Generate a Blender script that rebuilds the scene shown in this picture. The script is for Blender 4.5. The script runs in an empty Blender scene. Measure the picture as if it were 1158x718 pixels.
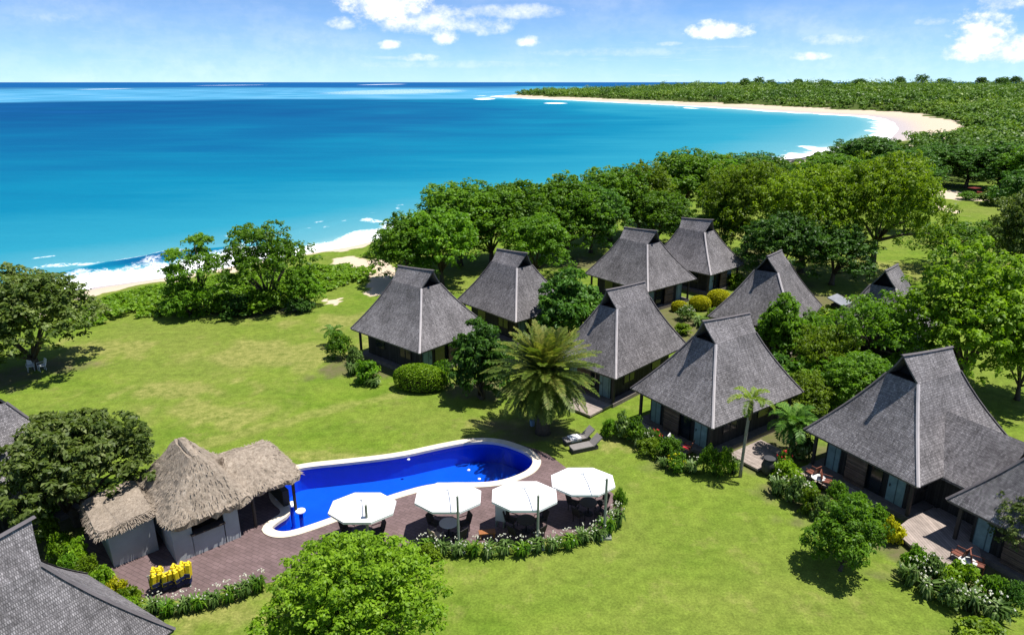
import bpy, bmesh, math, random
import numpy as np
from mathutils import Vector, Matrix
R = math.radians
S = bpy.context.scene
COL = S.collection

# ------------------------------------------------------------------ camera
F, CH, HZ = 780.0, 22.0, 93.0            # focal length in photo pixels, height, horizon row
PW, PH = 1158.0, 718.0
PITCH = math.atan((PH/2-HZ)/F)
cam_d = bpy.data.cameras.new('camera')
cam_d.sensor_fit = 'HORIZONTAL'; cam_d.sensor_width = 36.0
cam_d.lens = F/PW*36.0
cam_d.clip_start = 0.5; cam_d.clip_end = 60000
cam = bpy.data.objects.new('camera', cam_d); COL.objects.link(cam)
cam.location = (0, 0, CH); cam.rotation_euler = (math.pi/2-PITCH, 0, 0)
S.camera = cam

# ------------------------------------------------------------------ sun, sky, exposure
SUN_DIR = Vector((0.335, 0.03, 1.0)).normalized()     # towards the sun
sl = bpy.data.lights.new('sun', 'SUN'); sl.energy = 4.5; sl.angle = R(0.5); sl.color = (1.0, 0.955, 0.89)
so = bpy.data.objects.new('sun', sl); COL.objects.link(so)
so.rotation_euler = SUN_DIR.to_track_quat('Z', 'Y').to_euler()
SUN_EL = math.asin(SUN_DIR.z); SUN_AZ = math.atan2(SUN_DIR.x, SUN_DIR.y)
S.view_settings.view_transform = 'Standard'; S.view_settings.look = 'None'
S.view_settings.exposure = 0.72; S.view_settings.gamma = 1.0; S.view_settings.use_curve_mapping = False
S.render.engine = 'CYCLES'
S.cycles.max_bounces = 6; S.cycles.diffuse_bounces = 3; S.cycles.glossy_bounces = 2
S.cycles.transmission_bounces = 3; S.cycles.transparent_max_bounces = 8
S.cycles.use_denoising = True
S.cycles.caustics_reflective = False; S.cycles.caustics_refractive = False

class NT:
    """small helper to write node trees as expressions"""
    def __init__(s, nt): s.nt = nt
    def n(s, t, **kw):
        nd = s.nt.nodes.new(t)
        for k, v in kw.items(): setattr(nd, k, v)
        return nd
    def set(s, sock, v):
        if isinstance(v, bpy.types.NodeSocket): s.nt.links.new(v, sock)
        elif v is not None:
            if sock.type == 'RGBA' and len(v) == 3: v = (*v, 1)
            sock.default_value = v
    def m(s, op, a, b=None, c=None, clamp=False):
        nd = s.n('ShaderNodeMath', operation=op); nd.use_clamp = clamp
        s.set(nd.inputs[0], a)
        if b is not None: s.set(nd.inputs[1], b)
        if c is not None: s.set(nd.inputs[2], c)
        return nd.outputs[0]
    def ramp(s, fac, stops, interp='LINEAR'):
        nd = s.n('ShaderNodeValToRGB'); cr = nd.color_ramp; cr.interpolation = interp
        while len(cr.elements) < len(stops): cr.elements.new(0.5)
        for e, (p, c) in zip(cr.elements, stops):
            e.position = p; e.color = (c, c, c, 1) if isinstance(c, (int, float)) else (*c[:3], 1)
        s.set(nd.inputs[0], fac); return nd.outputs[0]
    def mix(s, fac, a, b, blend='MIX'):
        nd = s.n('ShaderNodeMix', data_type='RGBA', blend_type=blend)
        s.set(nd.inputs[0], fac); s.set(nd.inputs[6], a); s.set(nd.inputs[7], b); return nd.outputs[2]
    def sstep(s, x, a, b):
        nd = s.n('ShaderNodeMapRange', interpolation_type='SMOOTHSTEP'); nd.clamp = True
        s.set(nd.inputs[0], x); s.set(nd.inputs[1], a); s.set(nd.inputs[2], b)
        return nd.outputs[0]
    def noise(s, vec, scale, detail=4, rough=0.55, dist=0.0):
        nd = s.n('ShaderNodeTexNoise'); s.set(nd.inputs['Vector'], vec)
        nd.inputs['Scale'].default_value = scale; nd.inputs['Detail'].default_value = detail
        nd.inputs['Roughness'].default_value = rough; nd.inputs['Distortion'].default_value = dist
        return nd.outputs[0]
    def attr(s, name):
        return s.n('ShaderNodeAttribute', attribute_name=name).outputs['Fac']
    def vscale(s, vec, sc):
        nd = s.n('ShaderNodeVectorMath', operation='MULTIPLY'); s.set(nd.inputs[0], vec); nd.inputs[1].default_value = sc
        return nd.outputs[0]

def ray(px, py):
    dx = (px-PW/2)/F; dy = -(py-PH/2)/F
    return Vector((dx, math.cos(PITCH)+dy*math.sin(PITCH), -math.sin(PITCH)+dy*math.cos(PITCH)))
def at(px, py, z=0.0):
    """ground point seen in the photograph at this pixel, at height z"""
    d = ray(px, py); t = (z-CH)/d.z
    return Vector((d.x*t, d.y*t, z))
def proj(p):
    X, Y, Z = p[0], p[1], p[2]-CH
    fz = Y*math.cos(PITCH)-Z*math.sin(PITCH); up = Y*math.sin(PITCH)+Z*math.cos(PITCH)
    return PW/2+F*X/fz, PH/2-F*up/fz, fz
def rise(p, ytop):
    """height above ground point p whose image is at row ytop"""
    lo, hi = 0.0, 40.0
    for _ in range(40):
        mid = (lo+hi)/2
        if proj((p[0], p[1], p[2]+mid))[1] > ytop: lo = mid
        else: hi = mid
    return lo

def build_world():
    w = bpy.data.worlds.new('World'); S.world = w; w.use_nodes = True
    nt = w.node_tree; nt.nodes.clear(); N = NT(nt)
    sky = N.n('ShaderNodeTexSky', sky_type='NISHITA')
    sky.sun_disc = False; sky.sun_elevation = SUN_EL; sky.sun_rotation = SUN_AZ
    sky.altitude = 20; sky.air_density = 0.52; sky.dust_density = 0.0; sky.ozone_density = 5.0
    tint = N.mix(1.0, sky.outputs[0], (0.70, .87, 1.0), 'MULTIPLY')
    d = N.n('ShaderNodeTexCoord').outputs['Generated']
    sep = N.n('ShaderNodeSeparateXYZ'); N.set(sep.inputs[0], d)
    az = N.m('ARCTAN2', sep.outputs[0], sep.outputs[1]); el = N.m('ARCSINE', sep.outputs[2])
    nz = N.m('SUBTRACT', N.noise(N.vscale(d, (1, 1, 1.7)), 26, 8, 0.62), 0.5)
    nzf = N.m('SUBTRACT', N.noise(N.vscale(d, (1, 1, 1.2)), 75, 6, 0.65), 0.5)
    total = None; shade_h = None
    # px, py, half width px, half height px up / down, strength, softness, roughness
    clouds = [(436, 6, 66, 40, 26, 1.0, .45, 1.25), (470, 22, 100, 22, 20, .80, .8, 1.1), (590, 13, 90, 10, 11, .80, .9, .8), (540, 30, 60, 14, 12, .7, .8, 1.1), (505, 40, 22, 14, 12, .9, .5, 1.2),
              (596, 48, 20, 8, 6, .85, .6, 1.1), (440, 52, 18, 8, 6, .85, .6, 1.1), (385, 27, 26, 12, 9, .8, .7, 1.1), (818, 36, 50, 15, 10, 1.0, .35, 1.0),
              (935, 46, 84, 9, 8, .62, 1.0, .8), (915, 65, 34, 8, 5, .8, .7, 1.0), (1106, 46, 56, 36, 24, 1.0, .4, 1.3), (1140, 58, 70, 24, 14, .9, .5, 1.3), (1085, 62, 40, 12, 8, .8, .6, 1.1),
              (1135, 4, 44, 18, 12, .9, .7, 1.2), (1055, 25, 30, 7, 6, .6, .8, .9), (470, 66, 34, 7, 5, .65, .8, 1.1), (758, 50, 22, 4, 3, .5, .8, 1.0),
              (690, 60, 150, 8, 6, .40, 1.0, .7), (500, 74, 260, 8, 6, .34, 1.0, .7), (60, 20, 110, 8, 8, .30, 1.0, .8), (1290, 30, 80, 40, 22, 1.0, .5, 1.4), (-120, 20, 90, 30, 16, .9, .5, 1.4)]
    for (px, py, w_, hu, hd, st, soft, rg) in clouds:
        v = ray(px, py).normalized(); a0 = math.atan2(v.x, v.y); e0 = math.asin(v.z)
        cs = math.cos(math.atan((px-PW/2)/F))**2
        du = N.m('DIVIDE', N.m('SUBTRACT', az, a0), w_/F*cs)
        de = N.m('SUBTRACT', el, e0)
        up = N.m('DIVIDE', N.m('MAXIMUM', de, 0.0), hu/F); dn = N.m('DIVIDE', N.m('MINIMUM', de, 0.0), hd/F)
        r2 = N.m('ADD', N.m('MULTIPLY', du, du), N.m('ADD', N.m('MULTIPLY', up, up), N.m('MULTIPLY', dn, dn)))
        dens = N.m('ADD', N.m('SUBTRACT', 0.62, r2), N.m('ADD', N.m('MULTIPLY', nz, rg*1.5), N.m('MULTIPLY', nzf, rg*.7)))
        c = N.m('MULTIPLY', N.sstep(dens, -0.14, soft+.22), st)
        total = c if total is None else N.m('MAXIMUM', total, c)
    wisp = N.noise(N.vscale(d, (3.2, 3.2, 42)), 2.4, 6, 0.6)
    wm = N.m('MULTIPLY', N.sstep(wisp, 0.50, 0.85), N.m('MULTIPLY', N.sstep(el, 0.12, 0.02), 0.40))
    veil = N.m('MULTIPLY', N.sstep(N.noise(N.vscale(d, (2, 2, 7)), 1.6, 5, 0.6), 0.30, 0.85), 0.28)
    total = N.m('MAXIMUM', total, N.m('MAXIMUM', wm, veil))
    body = N.mix(N.sstep(N.m('ADD', nz, N.m('MULTIPLY', nzf, .8)), -0.22, 0.2), (5.6, 6.3, 7.4), (8.6, 8.6, 8.6))
    colr = N.mix(total, tint, body)
    bg = N.n('ShaderNodeBackground'); bg.inputs[1].default_value = 0.094
    N.set(bg.inputs[0], colr)
    out = N.n('ShaderNodeOutputWorld'); nt.links.new(bg.outputs[0], out.inputs[0])
build_world()

# ------------------------------------------------------------------ object helpers
def lin(r, g, b, k=1.0):
    f = lambda c: (c/255/12.92 if c/255 <= .04045 else ((c/255+.055)/1.055)**2.4)*k
    return (f(r), f(g), f(b))
def tag(o, label=None, cat=None, group=None, kind=None):
    if label: o['label'] = label
    if cat: o['category'] = cat
    if group: o['group'] = group
    if kind: o['kind'] = kind
    return o
def empty(name, loc, rz=0.0, label=None, cat=None, group=None, sc=None):
    o = bpy.data.objects.new(name, None); COL.objects.link(o)
    o.empty_display_size = 0.3
    o.location = loc; o.rotation_euler = (0, 0, rz)
    if sc is not None: o.scale = sc
    return tag(o, label, cat, group)
def link(name, me, mat=None, parent=None):
    o = bpy.data.objects.new(name, me); COL.objects.link(o)
    if mat is not None and not me.materials: me.materials.append(mat)
    if parent is not None: o.parent = parent
    return o
def copy_tree(o, parent=None):
    c = o.copy(); COL.objects.link(c)
    if parent is not None: c.parent = parent
    for ch in o.children: copy_tree(ch, c)
    return c
def np_mesh(name, V, Q, attrs=None, smooth=False, uv=None):
    """mesh from numpy verts and faces (all of one size)"""
    me = bpy.data.meshes.new(name)
    V = np.asarray(V, np.float32); Q = np.asarray(Q, np.int32); k = Q.shape[1]
    me.vertices.add(len(V)); me.vertices.foreach_set('co', V.ravel())
    me.loops.add(Q.size); me.loops.foreach_set('vertex_index', Q.ravel())
    me.polygons.add(len(Q)); me.polygons.foreach_set('loop_start', np.arange(0, Q.size, k, dtype=np.int32))
    me.polygons.foreach_set('loop_total', np.full(len(Q), k, np.int32))
    if smooth: me.polygons.foreach_set('use_smooth', np.ones(len(Q), bool))
    for nm, (dom, dat) in (attrs or {}).items():
        a = me.attributes.new(nm, 'FLOAT', dom); a.data.foreach_set('value', np.asarray(dat, np.float32))
    if uv is not None:
        l = me.uv_layers.new(name='UVMap'); l.data.foreach_set('uv', np.asarray(uv, np.float32).ravel())
    me.update(calc_edges=True); me.validate()
    return me
class MB:
    """collects boxes, tubes, sheets; builds ONE mesh object"""
    def __init__(s): s.v = []; s.f = []
    def add(s, vs, fs):
        o = len(s.v); s.v += [tuple(v) for v in vs]; s.f += [tuple(i+o for i in f) for f in fs]; return s
    def box(s, c, d, rz=0, M=None):
        x, y, z = d[0]/2, d[1]/2, d[2]/2; vs = []
        cr, sr = math.cos(rz), math.sin(rz)
        for sz in (-z, z):
            for sx, sy in ((-x, -y), (x, -y), (x, y), (-x, y)):
                p = Vector((sx*cr-sy*sr, sx*sr+sy*cr, sz))
                if M is not None: p = M @ p
                vs.append(p+Vector(c))
        return s.add(vs, [(3, 2, 1, 0), (4, 5, 6, 7), (0, 1, 5, 4), (1, 2, 6, 5), (2, 3, 7, 6), (3, 0, 4, 7)])
    def tube(s, pts, rad, n=8, cap=True):
        pts = [Vector(p) for p in pts]
        if not hasattr(rad, '__len__'): rad = [rad]*len(pts)
        o = len(s.v)
        for i, p in enumerate(pts):
            t = (pts[min(i+1, len(pts)-1)]-pts[max(i-1, 0)]).normalized()
            a = t.cross(Vector((0.13, 0.27, 1)) if abs(t.z) < .95 else Vector((1, 0.1, 0))).normalized(); b = t.cross(a)
            for k in range(n):
                an = 2*math.pi*k/n; s.v.append(tuple(p+(a*math.cos(an)+b*math.sin(an))*rad[i]))
        for i in range(len(pts)-1):
            for k in range(n):
                s.f.append((o+i*n+k, o+i*n+(k+1) % n, o+(i+1)*n+(k+1) % n, o+(i+1)*n+k))
        if cap:
            s.f.append(tuple(o+k for k in range(n))[::-1]); s.f.append(tuple(o+(len(pts)-1)*n+k for k in range(n)))
        return s
    def lathe(s, prof, n=20, c=(0, 0, 0)):
        o = len(s.v)
        for r, z in prof:
            for k in range(n):
                an = 2*math.pi*k/n; s.v.append((c[0]+r*math.cos(an), c[1]+r*math.sin(an), c[2]+z))
        for i in range(len(prof)-1):
            for k in range(n): s.f.append((o+i*n+k, o+i*n+(k+1) % n, o+(i+1)*n+(k+1) % n, o+(i+1)*n+k))
        s.f.append(tuple(o+k for k in range(n))[::-1]); s.f.append(tuple(o+(len(prof)-1)*n+k for k in range(n)))
        return s
    def slab(s, poly, t):
        """flat or sloped polygon given top points, thickened downwards"""
        k = len(poly); return s.add([tuple(p) for p in poly]+[(p[0], p[1], p[2]-t) for p in poly],
            [tuple(range(k)), tuple(range(2*k-1, k-1, -1))]+[(i, i+k, (i+1) % k+k, (i+1) % k) for i in range(k)])
    def mesh(s, name, smooth=False, bevel=0):
        me = bpy.data.meshes.new(name); me.from_pydata(s.v, [], s.f)
        if bevel:
            bm = bmesh.new(); bm.from_mesh(me); bmesh.ops.remove_doubles(bm, verts=bm.verts, dist=1e-5)
            bmesh.ops.bevel(bm, geom=bm.edges[:], offset=bevel, segments=1, affect='EDGES'); bm.to_mesh(me); bm.free()
        if smooth: me.polygons.foreach_set('use_smooth', np.ones(len(me.polygons), bool))
        me.update(); return me
    def build(s, name, mat, parent=None, smooth=False, bevel=0): return link(name, s.mesh(name, smooth, bevel), mat, parent)

# ------------------------------------------------------------------ materials
MATS = {}
def mat(name, col, rough=0.8, spec=0.3, var=0.0, scale=3.0, bump=0.0, bscale=20.0, metal=0.0):
    if name in MATS: return MATS[name]
    m = bpy.data.materials.new(name); m.use_nodes = True; nt = m.node_tree; N = NT(nt)
    b = nt.nodes['Principled BSDF']; b.inputs['Roughness'].default_value = rough
    b.inputs['Specular IOR Level'].default_value = spec; b.inputs['Metallic'].default_value = metal
    co = N.n('ShaderNodeTexCoord').outputs['Object']
    if var:
        f = N.ramp(N.noise(co, scale, 5, 0.65), [(.25, 1-var), (.75, 1+var)])
        N.set(b.inputs['Base Color'], N.mix(1.0, (*col, 1), f, 'MULTIPLY'))
    else: b.inputs['Base Color'].default_value = (*col, 1)
    if bump:
        bn = N.n('ShaderNodeBump'); bn.inputs['Strength'].default_value = bump; bn.inputs['Distance'].default_value = 0.02
        N.set(bn.inputs['Height'], N.noise(co, bscale, 4)); nt.links.new(bn.outputs[0], b.inputs['Normal'])
    MATS[name] = m; return m
def leaf_mat(name, dark, light, trans=0.35, rough=0.5, spec=0.25, objvar=0.25, third=None):
    """leaf colour varies leaf by leaf (attribute lv) and tree by tree"""
    m = bpy.data.materials.new(name); m.use_nodes = True; nt = m.node_tree; N = NT(nt)
    b = nt.nodes['Principled BSDF']; out = nt.nodes['Material Output']
    lv = N.attr('lv')
    col = N.ramp(lv, [(0.0, dark), (0.65, light), (1.0, third or light)])
    oi = N.n('ShaderNodeObjectInfo').outputs['Random']
    col = N.mix(1.0, col, N.ramp(oi, [(0, 1-objvar), (1, 1+objvar)]), 'MULTIPLY')
    N.set(b.inputs['Base Color'], col); b.inputs['Roughness'].default_value = rough; b.inputs['Specular IOR Level'].default_value = spec
    tr = N.n('ShaderNodeBsdfTranslucent'); N.set(tr.inputs[0], N.mix(1.0, col, (1.25, 1.3, .55), 'MULTIPLY'))
    mx = N.n('ShaderNodeMixShader'); mx.inputs[0].default_value = trans
    nt.links.new(b.outputs[0], mx.inputs[1]); nt.links.new(tr.outputs[0], mx.inputs[2]); nt.links.new(mx.outputs[0], out.inputs[0])
    MATS[name] = m; return m
L_MID = leaf_mat('foliage mid green', (.032, .105, .007), (.130, .265, .014), third=(.25, .41, .035), trans=.42)
L_YEL = leaf_mat('foliage olive yellow green', (.048, .105, .006), (.170, .265, .010), third=(.29, .39, .03), trans=.42)
L_DRK = leaf_mat('foliage deep green', (.020, .068, .010), (.075, .180, .020), third=(.17, .30, .045))
L_BRT = leaf_mat('foliage bright green', (.055, .135, .006), (.205, .355, .014), third=(.39, .55, .06), trans=.42, objvar=.1)
L_OLV = leaf_mat('foliage grey olive', (.040, .080, .014), (.145, .210, .038), third=(.36, .41, .17))
L_HDG = leaf_mat('foliage clipped lime', (.075, .165, .004), (.195, .340, .008), third=(.27, .42, .02), objvar=.1)
L_GLD = leaf_mat('foliage golden', (.20, .22, .004), (.48, .47, .008), third=(.62, .60, .02), objvar=.1)
L_VAR = leaf_mat('foliage pale variegated', (.045, .095, .018), (.13, .225, .045), third=(.40, .47, .22), objvar=.1)
L_PLM = leaf_mat('palm fronds', (.045, .085, .012), (.125, .18, .025), third=(.27, .27, .06), objvar=.05)
L_PLB = leaf_mat('palm fronds bright', (.08, .15, .01), (.22, .32, .03), third=(.36, .42, .06), objvar=.1)
L_VIN = leaf_mat('beach vine leaves', (.060, .140, .006), (.160, .300, .012), third=(.25, .40, .03), objvar=0)
L_FOR = leaf_mat('distant woodland', (.030, .085, .012), (.115, .215, .022), third=(.24, .34, .045), objvar=0, trans=.25)
L_RED = leaf_mat('red petals', (.40, .02, .03), (.65, .05, .06), objvar=0)
L_WHT = leaf_mat('white petals', (.55, .55, .50), (.80, .80, .76), objvar=0)
BARK = mat('bark', (.085, .070, .055), .9, .1, .35, 4, .6, 14)
BARK_P = mat('pale palm bark', (.24, .22, .18), .9, .1, .3, 6, .5, 10)

# ------------------------------------------------------------------ coastline and ground
SEA = -2.5
SHORE_PX = [(-250, 420), (-100, 374), (0, 347), (110, 325), (190, 314), (300, 297), (370, 287), (440, 271), (520, 256), (600, 241), (680, 227),
            (750, 213), (820, 201), (880, 191), (925, 177), (960, 169), (985, 165), (1003, 160), (1012, 152), (1016, 146), (1012, 139.5), (1000, 134.5),
            (980, 131.5), (940, 129.5), (900, 127.5), (842, 123.5), (790, 120.5), (732, 117.5), (690, 115.5), (650, 113.6), (600, 111.6), (560, 109.6)]
SHORE = [at(x, y, SEA).to_2d() for x, y in SHORE_PX]
tipp = SHORE[-1]
LAND = [(-120, -150), (-95, 0)] + [tuple(p) for p in SHORE] + [(tipp.x+15, tipp.y+120), (150, 1650), (700, 2100), (3800, 3000), (4200, -400)]
def seg_dist(P, poly, closed):
    d = np.full(len(P), 1e9)
    n = len(poly)
    for i in range(n if closed else n-1):
        a = np.array(poly[i]); b = np.array(poly[(i+1) % n]); ab = b-a
        t = np.clip(((P-a)@ab)/(ab@ab), 0, 1); q = P-a-t[:, None]*ab
        d = np.minimum(d, np.hypot(q[:, 0], q[:, 1]))
    return d
def inside(P, poly):
    r = np.zeros(len(P), bool); n = len(poly)
    for i in range(n):
        (x0, y0), (x1, y1) = poly[i], poly[(i+1) % n]
        if y0 == y1: continue
        c = ((y0 > P[:, 1]) != (y1 > P[:, 1])) & (P[:, 0] < (x1-x0)*(P[:, 1]-y0)/(y1-y0)+x0)
        r ^= c
    return r
def sdist(P):
    P = np.asarray(P, float)
    d = seg_dist(P, LAND, True); return np.where(inside(P, LAND), d, -d)
def sst(x, a, b):
    t = np.clip((x-a)/(b-a), 0, 1); return t*t*(3-2*t)
_rng = np.random.default_rng(5)
_ph = _rng.uniform(0, 6.28, (24, 2)); _kd = _rng.normal(0, 1, (24, 2))
def wob(P, L):
    """cheap smooth noise in -1..1 with wavelength about L"""
    s = 0
    for i in range(8):
        k = _kd[i]*(1+.25*i)*2.2/L; s = s+np.sin(P[:, 0]*k[0]+P[:, 1]*k[1]+_ph[i, 0]+1.7*np.sin((P[:, 0]*k[1]-P[:, 1]*k[0])*.6+_ph[i, 1]))
    return s/3.2
def beach_w(P):
    return 9+19*sst(P[:, 1], 260, 330)+6*sst(P[:, 1], 500, 800)+4*sst(-P[:, 0], 20, 50)
def ground_h(P, sd=None):
    P = np.asarray(P, float)
    if sd is None: sd = sdist(P)
    w = beach_w(P)
    h = np.where(sd < 0, np.maximum(SEA+sd*.08, -9), SEA+2.5*sst(sd, -2, w)+(-0.16*sst(-sd, 0, 2)))
    far = sst(P[:, 1], 450, 1150)
    h = h+(5.5+1.5*wob(P, 260))*sst(sd, 45, 330)*far+1.5*sst(sd, w+2, w+25)*sst(P[:, 1], 330, 480)
    h = h+4.0*sst(P[:, 0], 160, 420)*sst(P[:, 1], 180, 420)*sst(sd, 20, 120)
    return h
def polar(thA, thB, dth, radii):
    th = np.radians(np.arange(thA, thB+1e-6, dth)); nt_, nr = len(th), len(radii)
    rr, tt = np.meshgrid(radii, th, indexing='ij')
    P = np.stack([rr*np.sin(tt), rr*np.cos(tt)], -1).reshape(-1, 2)
    i, j = np.meshgrid(np.arange(nr-1), np.arange(nt_-1), indexing='ij')
    a = (i*nt_+j).ravel()
    return P, np.stack([a, a+1, a+nt_+1, a+nt_], 1)

POOL_PX = [(344, 528.6), (394, 523.7), (451, 517), (493, 507.5), (523, 501.5), (540, 499.8), (555, 500), (570, 502.5), (583, 507), (594, 511.5), (602, 517.5), (604, 523), (601, 529),
           (595, 534), (584, 539), (572, 543), (559, 545.6), (546, 546.8), (530, 547), (508, 547), (492, 548.5), (477, 551), (457, 556.5), (439, 562), (405, 575), (371, 588), (345, 597),
           (330, 601.5), (318, 603), (309, 600.5), (305, 596.5), (333, 578.5), (312, 562), (316, 548), (330, 533)]
def smooth_poly(pts, it=2):
    for _ in range(it):
        out = []
        for i in range(len(pts)):
            a, b = pts[i], pts[(i+1) % len(pts)]
            out += [a*.75+b*.25, a*.25+b*.75]
        pts = out
    return pts
POOL = smooth_poly([at(x, y).to_2d() for x, y in POOL_PX], 2)
def offset_poly(pts, d):
    """positive d grows a polygon"""
    n = len(pts); area = sum(pts[i].x*pts[(i+1) % n].y-pts[(i+1) % n].x*pts[i].y for i in range(n)); sg = 1 if area > 0 else -1
    out = []
    for i in range(n):
        t = (pts[(i+1) % n]-pts[i-1]).normalized(); out.append(pts[i]+Vector((t.y, -t.x))*d*sg)
    return out
DECK = smooth_poly([at(x, y).to_2d() for x, y in [(617, 512), (630, 521), (648, 535), (672, 545), (700, 562), (706, 582), (690, 596), (640, 607), (560, 613), (480, 616),
        (440, 628), (400, 643), (350, 652), (300, 659), (240, 672), (190, 681), (160, 676), (128, 657), (108, 640), (90, 610), (110, 585), (190, 545), (280, 535), (330, 526), (394, 519), (451, 512), (523, 497), (556, 496), (590, 503)]], 1)

def blob(P, px, py, rx, ry, rag=.35):
    c = at(px, py).to_2d(); ax = (at(px+rx, py)-at(px-rx, py)).length/2; ay = (at(px, py-ry)-at(px, py+ry)).length/2
    d = np.hypot((P[:, 0]-c.x)/ax, (P[:, 1]-c.y)/ay)+rag*wob(P, max(ax, ay)*.7)
    return 1-sst(d, .6, 1.15)

radii = list(np.arange(9, 46, .3))
while radii[-1] < 3600: radii.append(radii[-1]*1.0072+.02)
P, Q = polar(-78, 78, .42, np.array(radii))
sd = sdist(P); hh = ground_h(P, sd)
bw = beach_w(P)
sand = 1-sst(sd+2.2*wob(P, 9)+(6*wob(P, 60)+3*wob(P, 30))*(P[:, 1] > 250), bw-1.5, bw+1.5)
path = [at(x, y).to_2d() for x, y in [(395, 296), (420, 298), (434, 307), (440, 316), (436, 326)]]
dpath = seg_dist(P, [tuple(p) for p in path], False)+.8*wob(P, 5)
sand = np.maximum(sand, 1-sst(dpath, 1.5, 3.2))
for b in [(378, 341, 13, 4), (1072, 220, 34, 7), (1052, 231, 9, 10), (1045, 166, 50, 1.5), (330, 349, 10, 2)]: sand = np.maximum(sand, .9*blob(P, *b))
dirt = np.zeros(len(P))
for b in [(15, 428, 34, 14), (60, 414, 40, 8), (730, 300, 60, 12), (660, 298, 40, 10), (260, 352, 70, 6), (870, 300, 40, 18), (940, 345, 40, 16), (905, 405, 60, 20), (810, 345, 40, 14),
          (600, 488, 50, 12), (1000, 612, 20, 14), (830, 500, 130, 26), (940, 560, 80, 32), (1080, 640, 90, 40), (760, 360, 30, 30), (420, 415, 60, 14), (540, 440, 40, 12), (60, 600, 60, 40), (110, 660, 60, 30), (40, 560, 50, 20)]:
    dirt = np.maximum(dirt, .85*blob(P, *b))
dry = np.zeros(len(P))
for b in [(235, 695, 80, 22), (600, 612, 60, 8), (240, 470, 90, 14), (330, 400, 120, 16), (120, 395, 60, 12), (560, 480, 40, 6), (700, 500, 30, 9), (190, 440, 70, 10), (400, 365, 60, 10), (395, 515, 120, 6), (1000, 305, 60, 12), (1130, 300, 40, 14), (840, 262, 60, 8)]:
    dry = np.maximum(dry, blob(P, *b, .5))
trk = [tuple(at(x, y).to_2d()) for x, y in [(205, 512), (300, 482), (380, 462), (450, 446)]]
dry = np.maximum(dry, .75*(1-sst(seg_dist(P, trk, False)+.25*wob(P, 3), .25, .8)))
scrub = sst(P[:, 1]+14*wob(P, 40)+.15*P[:, 0], 150, 190)*sst(sd, 8, 20)
for (px, py, rx, ry) in [(1062, 222, 60, 11)]: scrub = scrub*(1-blob(P, px, py, rx, ry))
poolin = inside(P, [tuple(p) for p in offset_poly(POOL, .22)])
hh = np.where(poolin, -2.2, hh+.03*wob(P, 6)*sst(sd, 12, 25)*sst(-P[:, 1], -60, -45)*0)
Vt = np.concatenate([P, hh[:, None]], 1)
gm = np_mesh('ground', Vt, Q, {'sand': ('POINT', sand), 'dirt': ('POINT', dirt), 'dry': ('POINT', dry), 'scrub': ('POINT', scrub), 'wet': ('POINT', 1-sst(sd, 1, 6+10*sst(P[:, 1], 230, 330)))}, smooth=True)
def ground_mat():
    m = bpy.data.materials.new('lawn sand and earth'); m.use_nodes = True; nt = m.node_tree; N = NT(nt); b = nt.nodes['Principled BSDF']
    co = N.n('ShaderNodeTexCoord').outputs['Object']
    big = N.noise(co, .045, 5, .6); mid = N.noise(N.vscale(co, (1, 1.6, 1)), .22, 6, .65, .4); fine = N.noise(co, 1.6, 6, .7); vf = N.noise(co, 9, 3, .7)
    g = N.mix(N.ramp(mid, [(.33, 0), (.66, 1)]), (.088, .155, .012), (.146, .208, .024))
    g = N.mix(N.m('MULTIPLY', N.ramp(big, [(.4, 0), (.62, 1)]), .6), g, (.165, .185, .042))
    dryf = N.m('MULTIPLY', N.m('MULTIPLY', N.attr('dry'), .72), N.ramp(fine, [(.30, .2), (.62, .95)]))
    dryf = N.m('MAXIMUM', dryf, N.m('MULTIPLY', N.ramp(N.noise(co, .5, 6, .7), [(.55, 0), (.72, 1)]), .45))
    g = N.mix(dryf, g, (.245, .225, .075))
    g = N.mix(1.0, g, N.ramp(fine, [(.28, .70), (.72, 1.28)]), 'MULTIPLY')
    g = N.mix(1.0, g, N.ramp(vf, [(.28, .68), (.72, 1.3)]), 'MULTIPLY')
    g = N.mix(N.m('MULTIPLY', N.attr('dirt'), N.ramp(fine, [(.3, .55), (.6, 1)])), g, N.mix(fine, (.05, .048, .025), (.17, .13, .085)))
    sc = N.mix(N.noise(co, .08, 6, .7), (.035, .060, .012), (.085, .115, .022))
    g = N.mix(N.attr('scrub'), g, sc)
    sa = N.mix(N.noise(co, .7, 5), (.46, .37, .27), (.56, .47, .36))
    sa = N.mix(N.m('MULTIPLY', N.attr('wet'), .8), sa, (.36, .33, .36))
    g = N.mix(N.sstep(N.m('ADD', N.attr('sand'), N.m('MULTIPLY', N.m('SUBTRACT', fine, .5), .5)), .3, .62), g, sa)
    N.set(b.inputs['Base Color'], g); b.inputs['Roughness'].default_value = .95; b.inputs['Specular IOR Level'].default_value = .08
    bn = N.n('ShaderNodeBump'); bn.inputs['Strength'].default_value = .55; bn.inputs['Distance'].default_value = .06
    N.set(bn.inputs['Height'], N.m('ADD', fine, N.m('MULTIPLY', vf, .6))); nt.links.new(bn.outputs[0], b.inputs['Normal'])
    return m
tag(link('ground', gm, ground_mat()), kind='structure')

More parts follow.
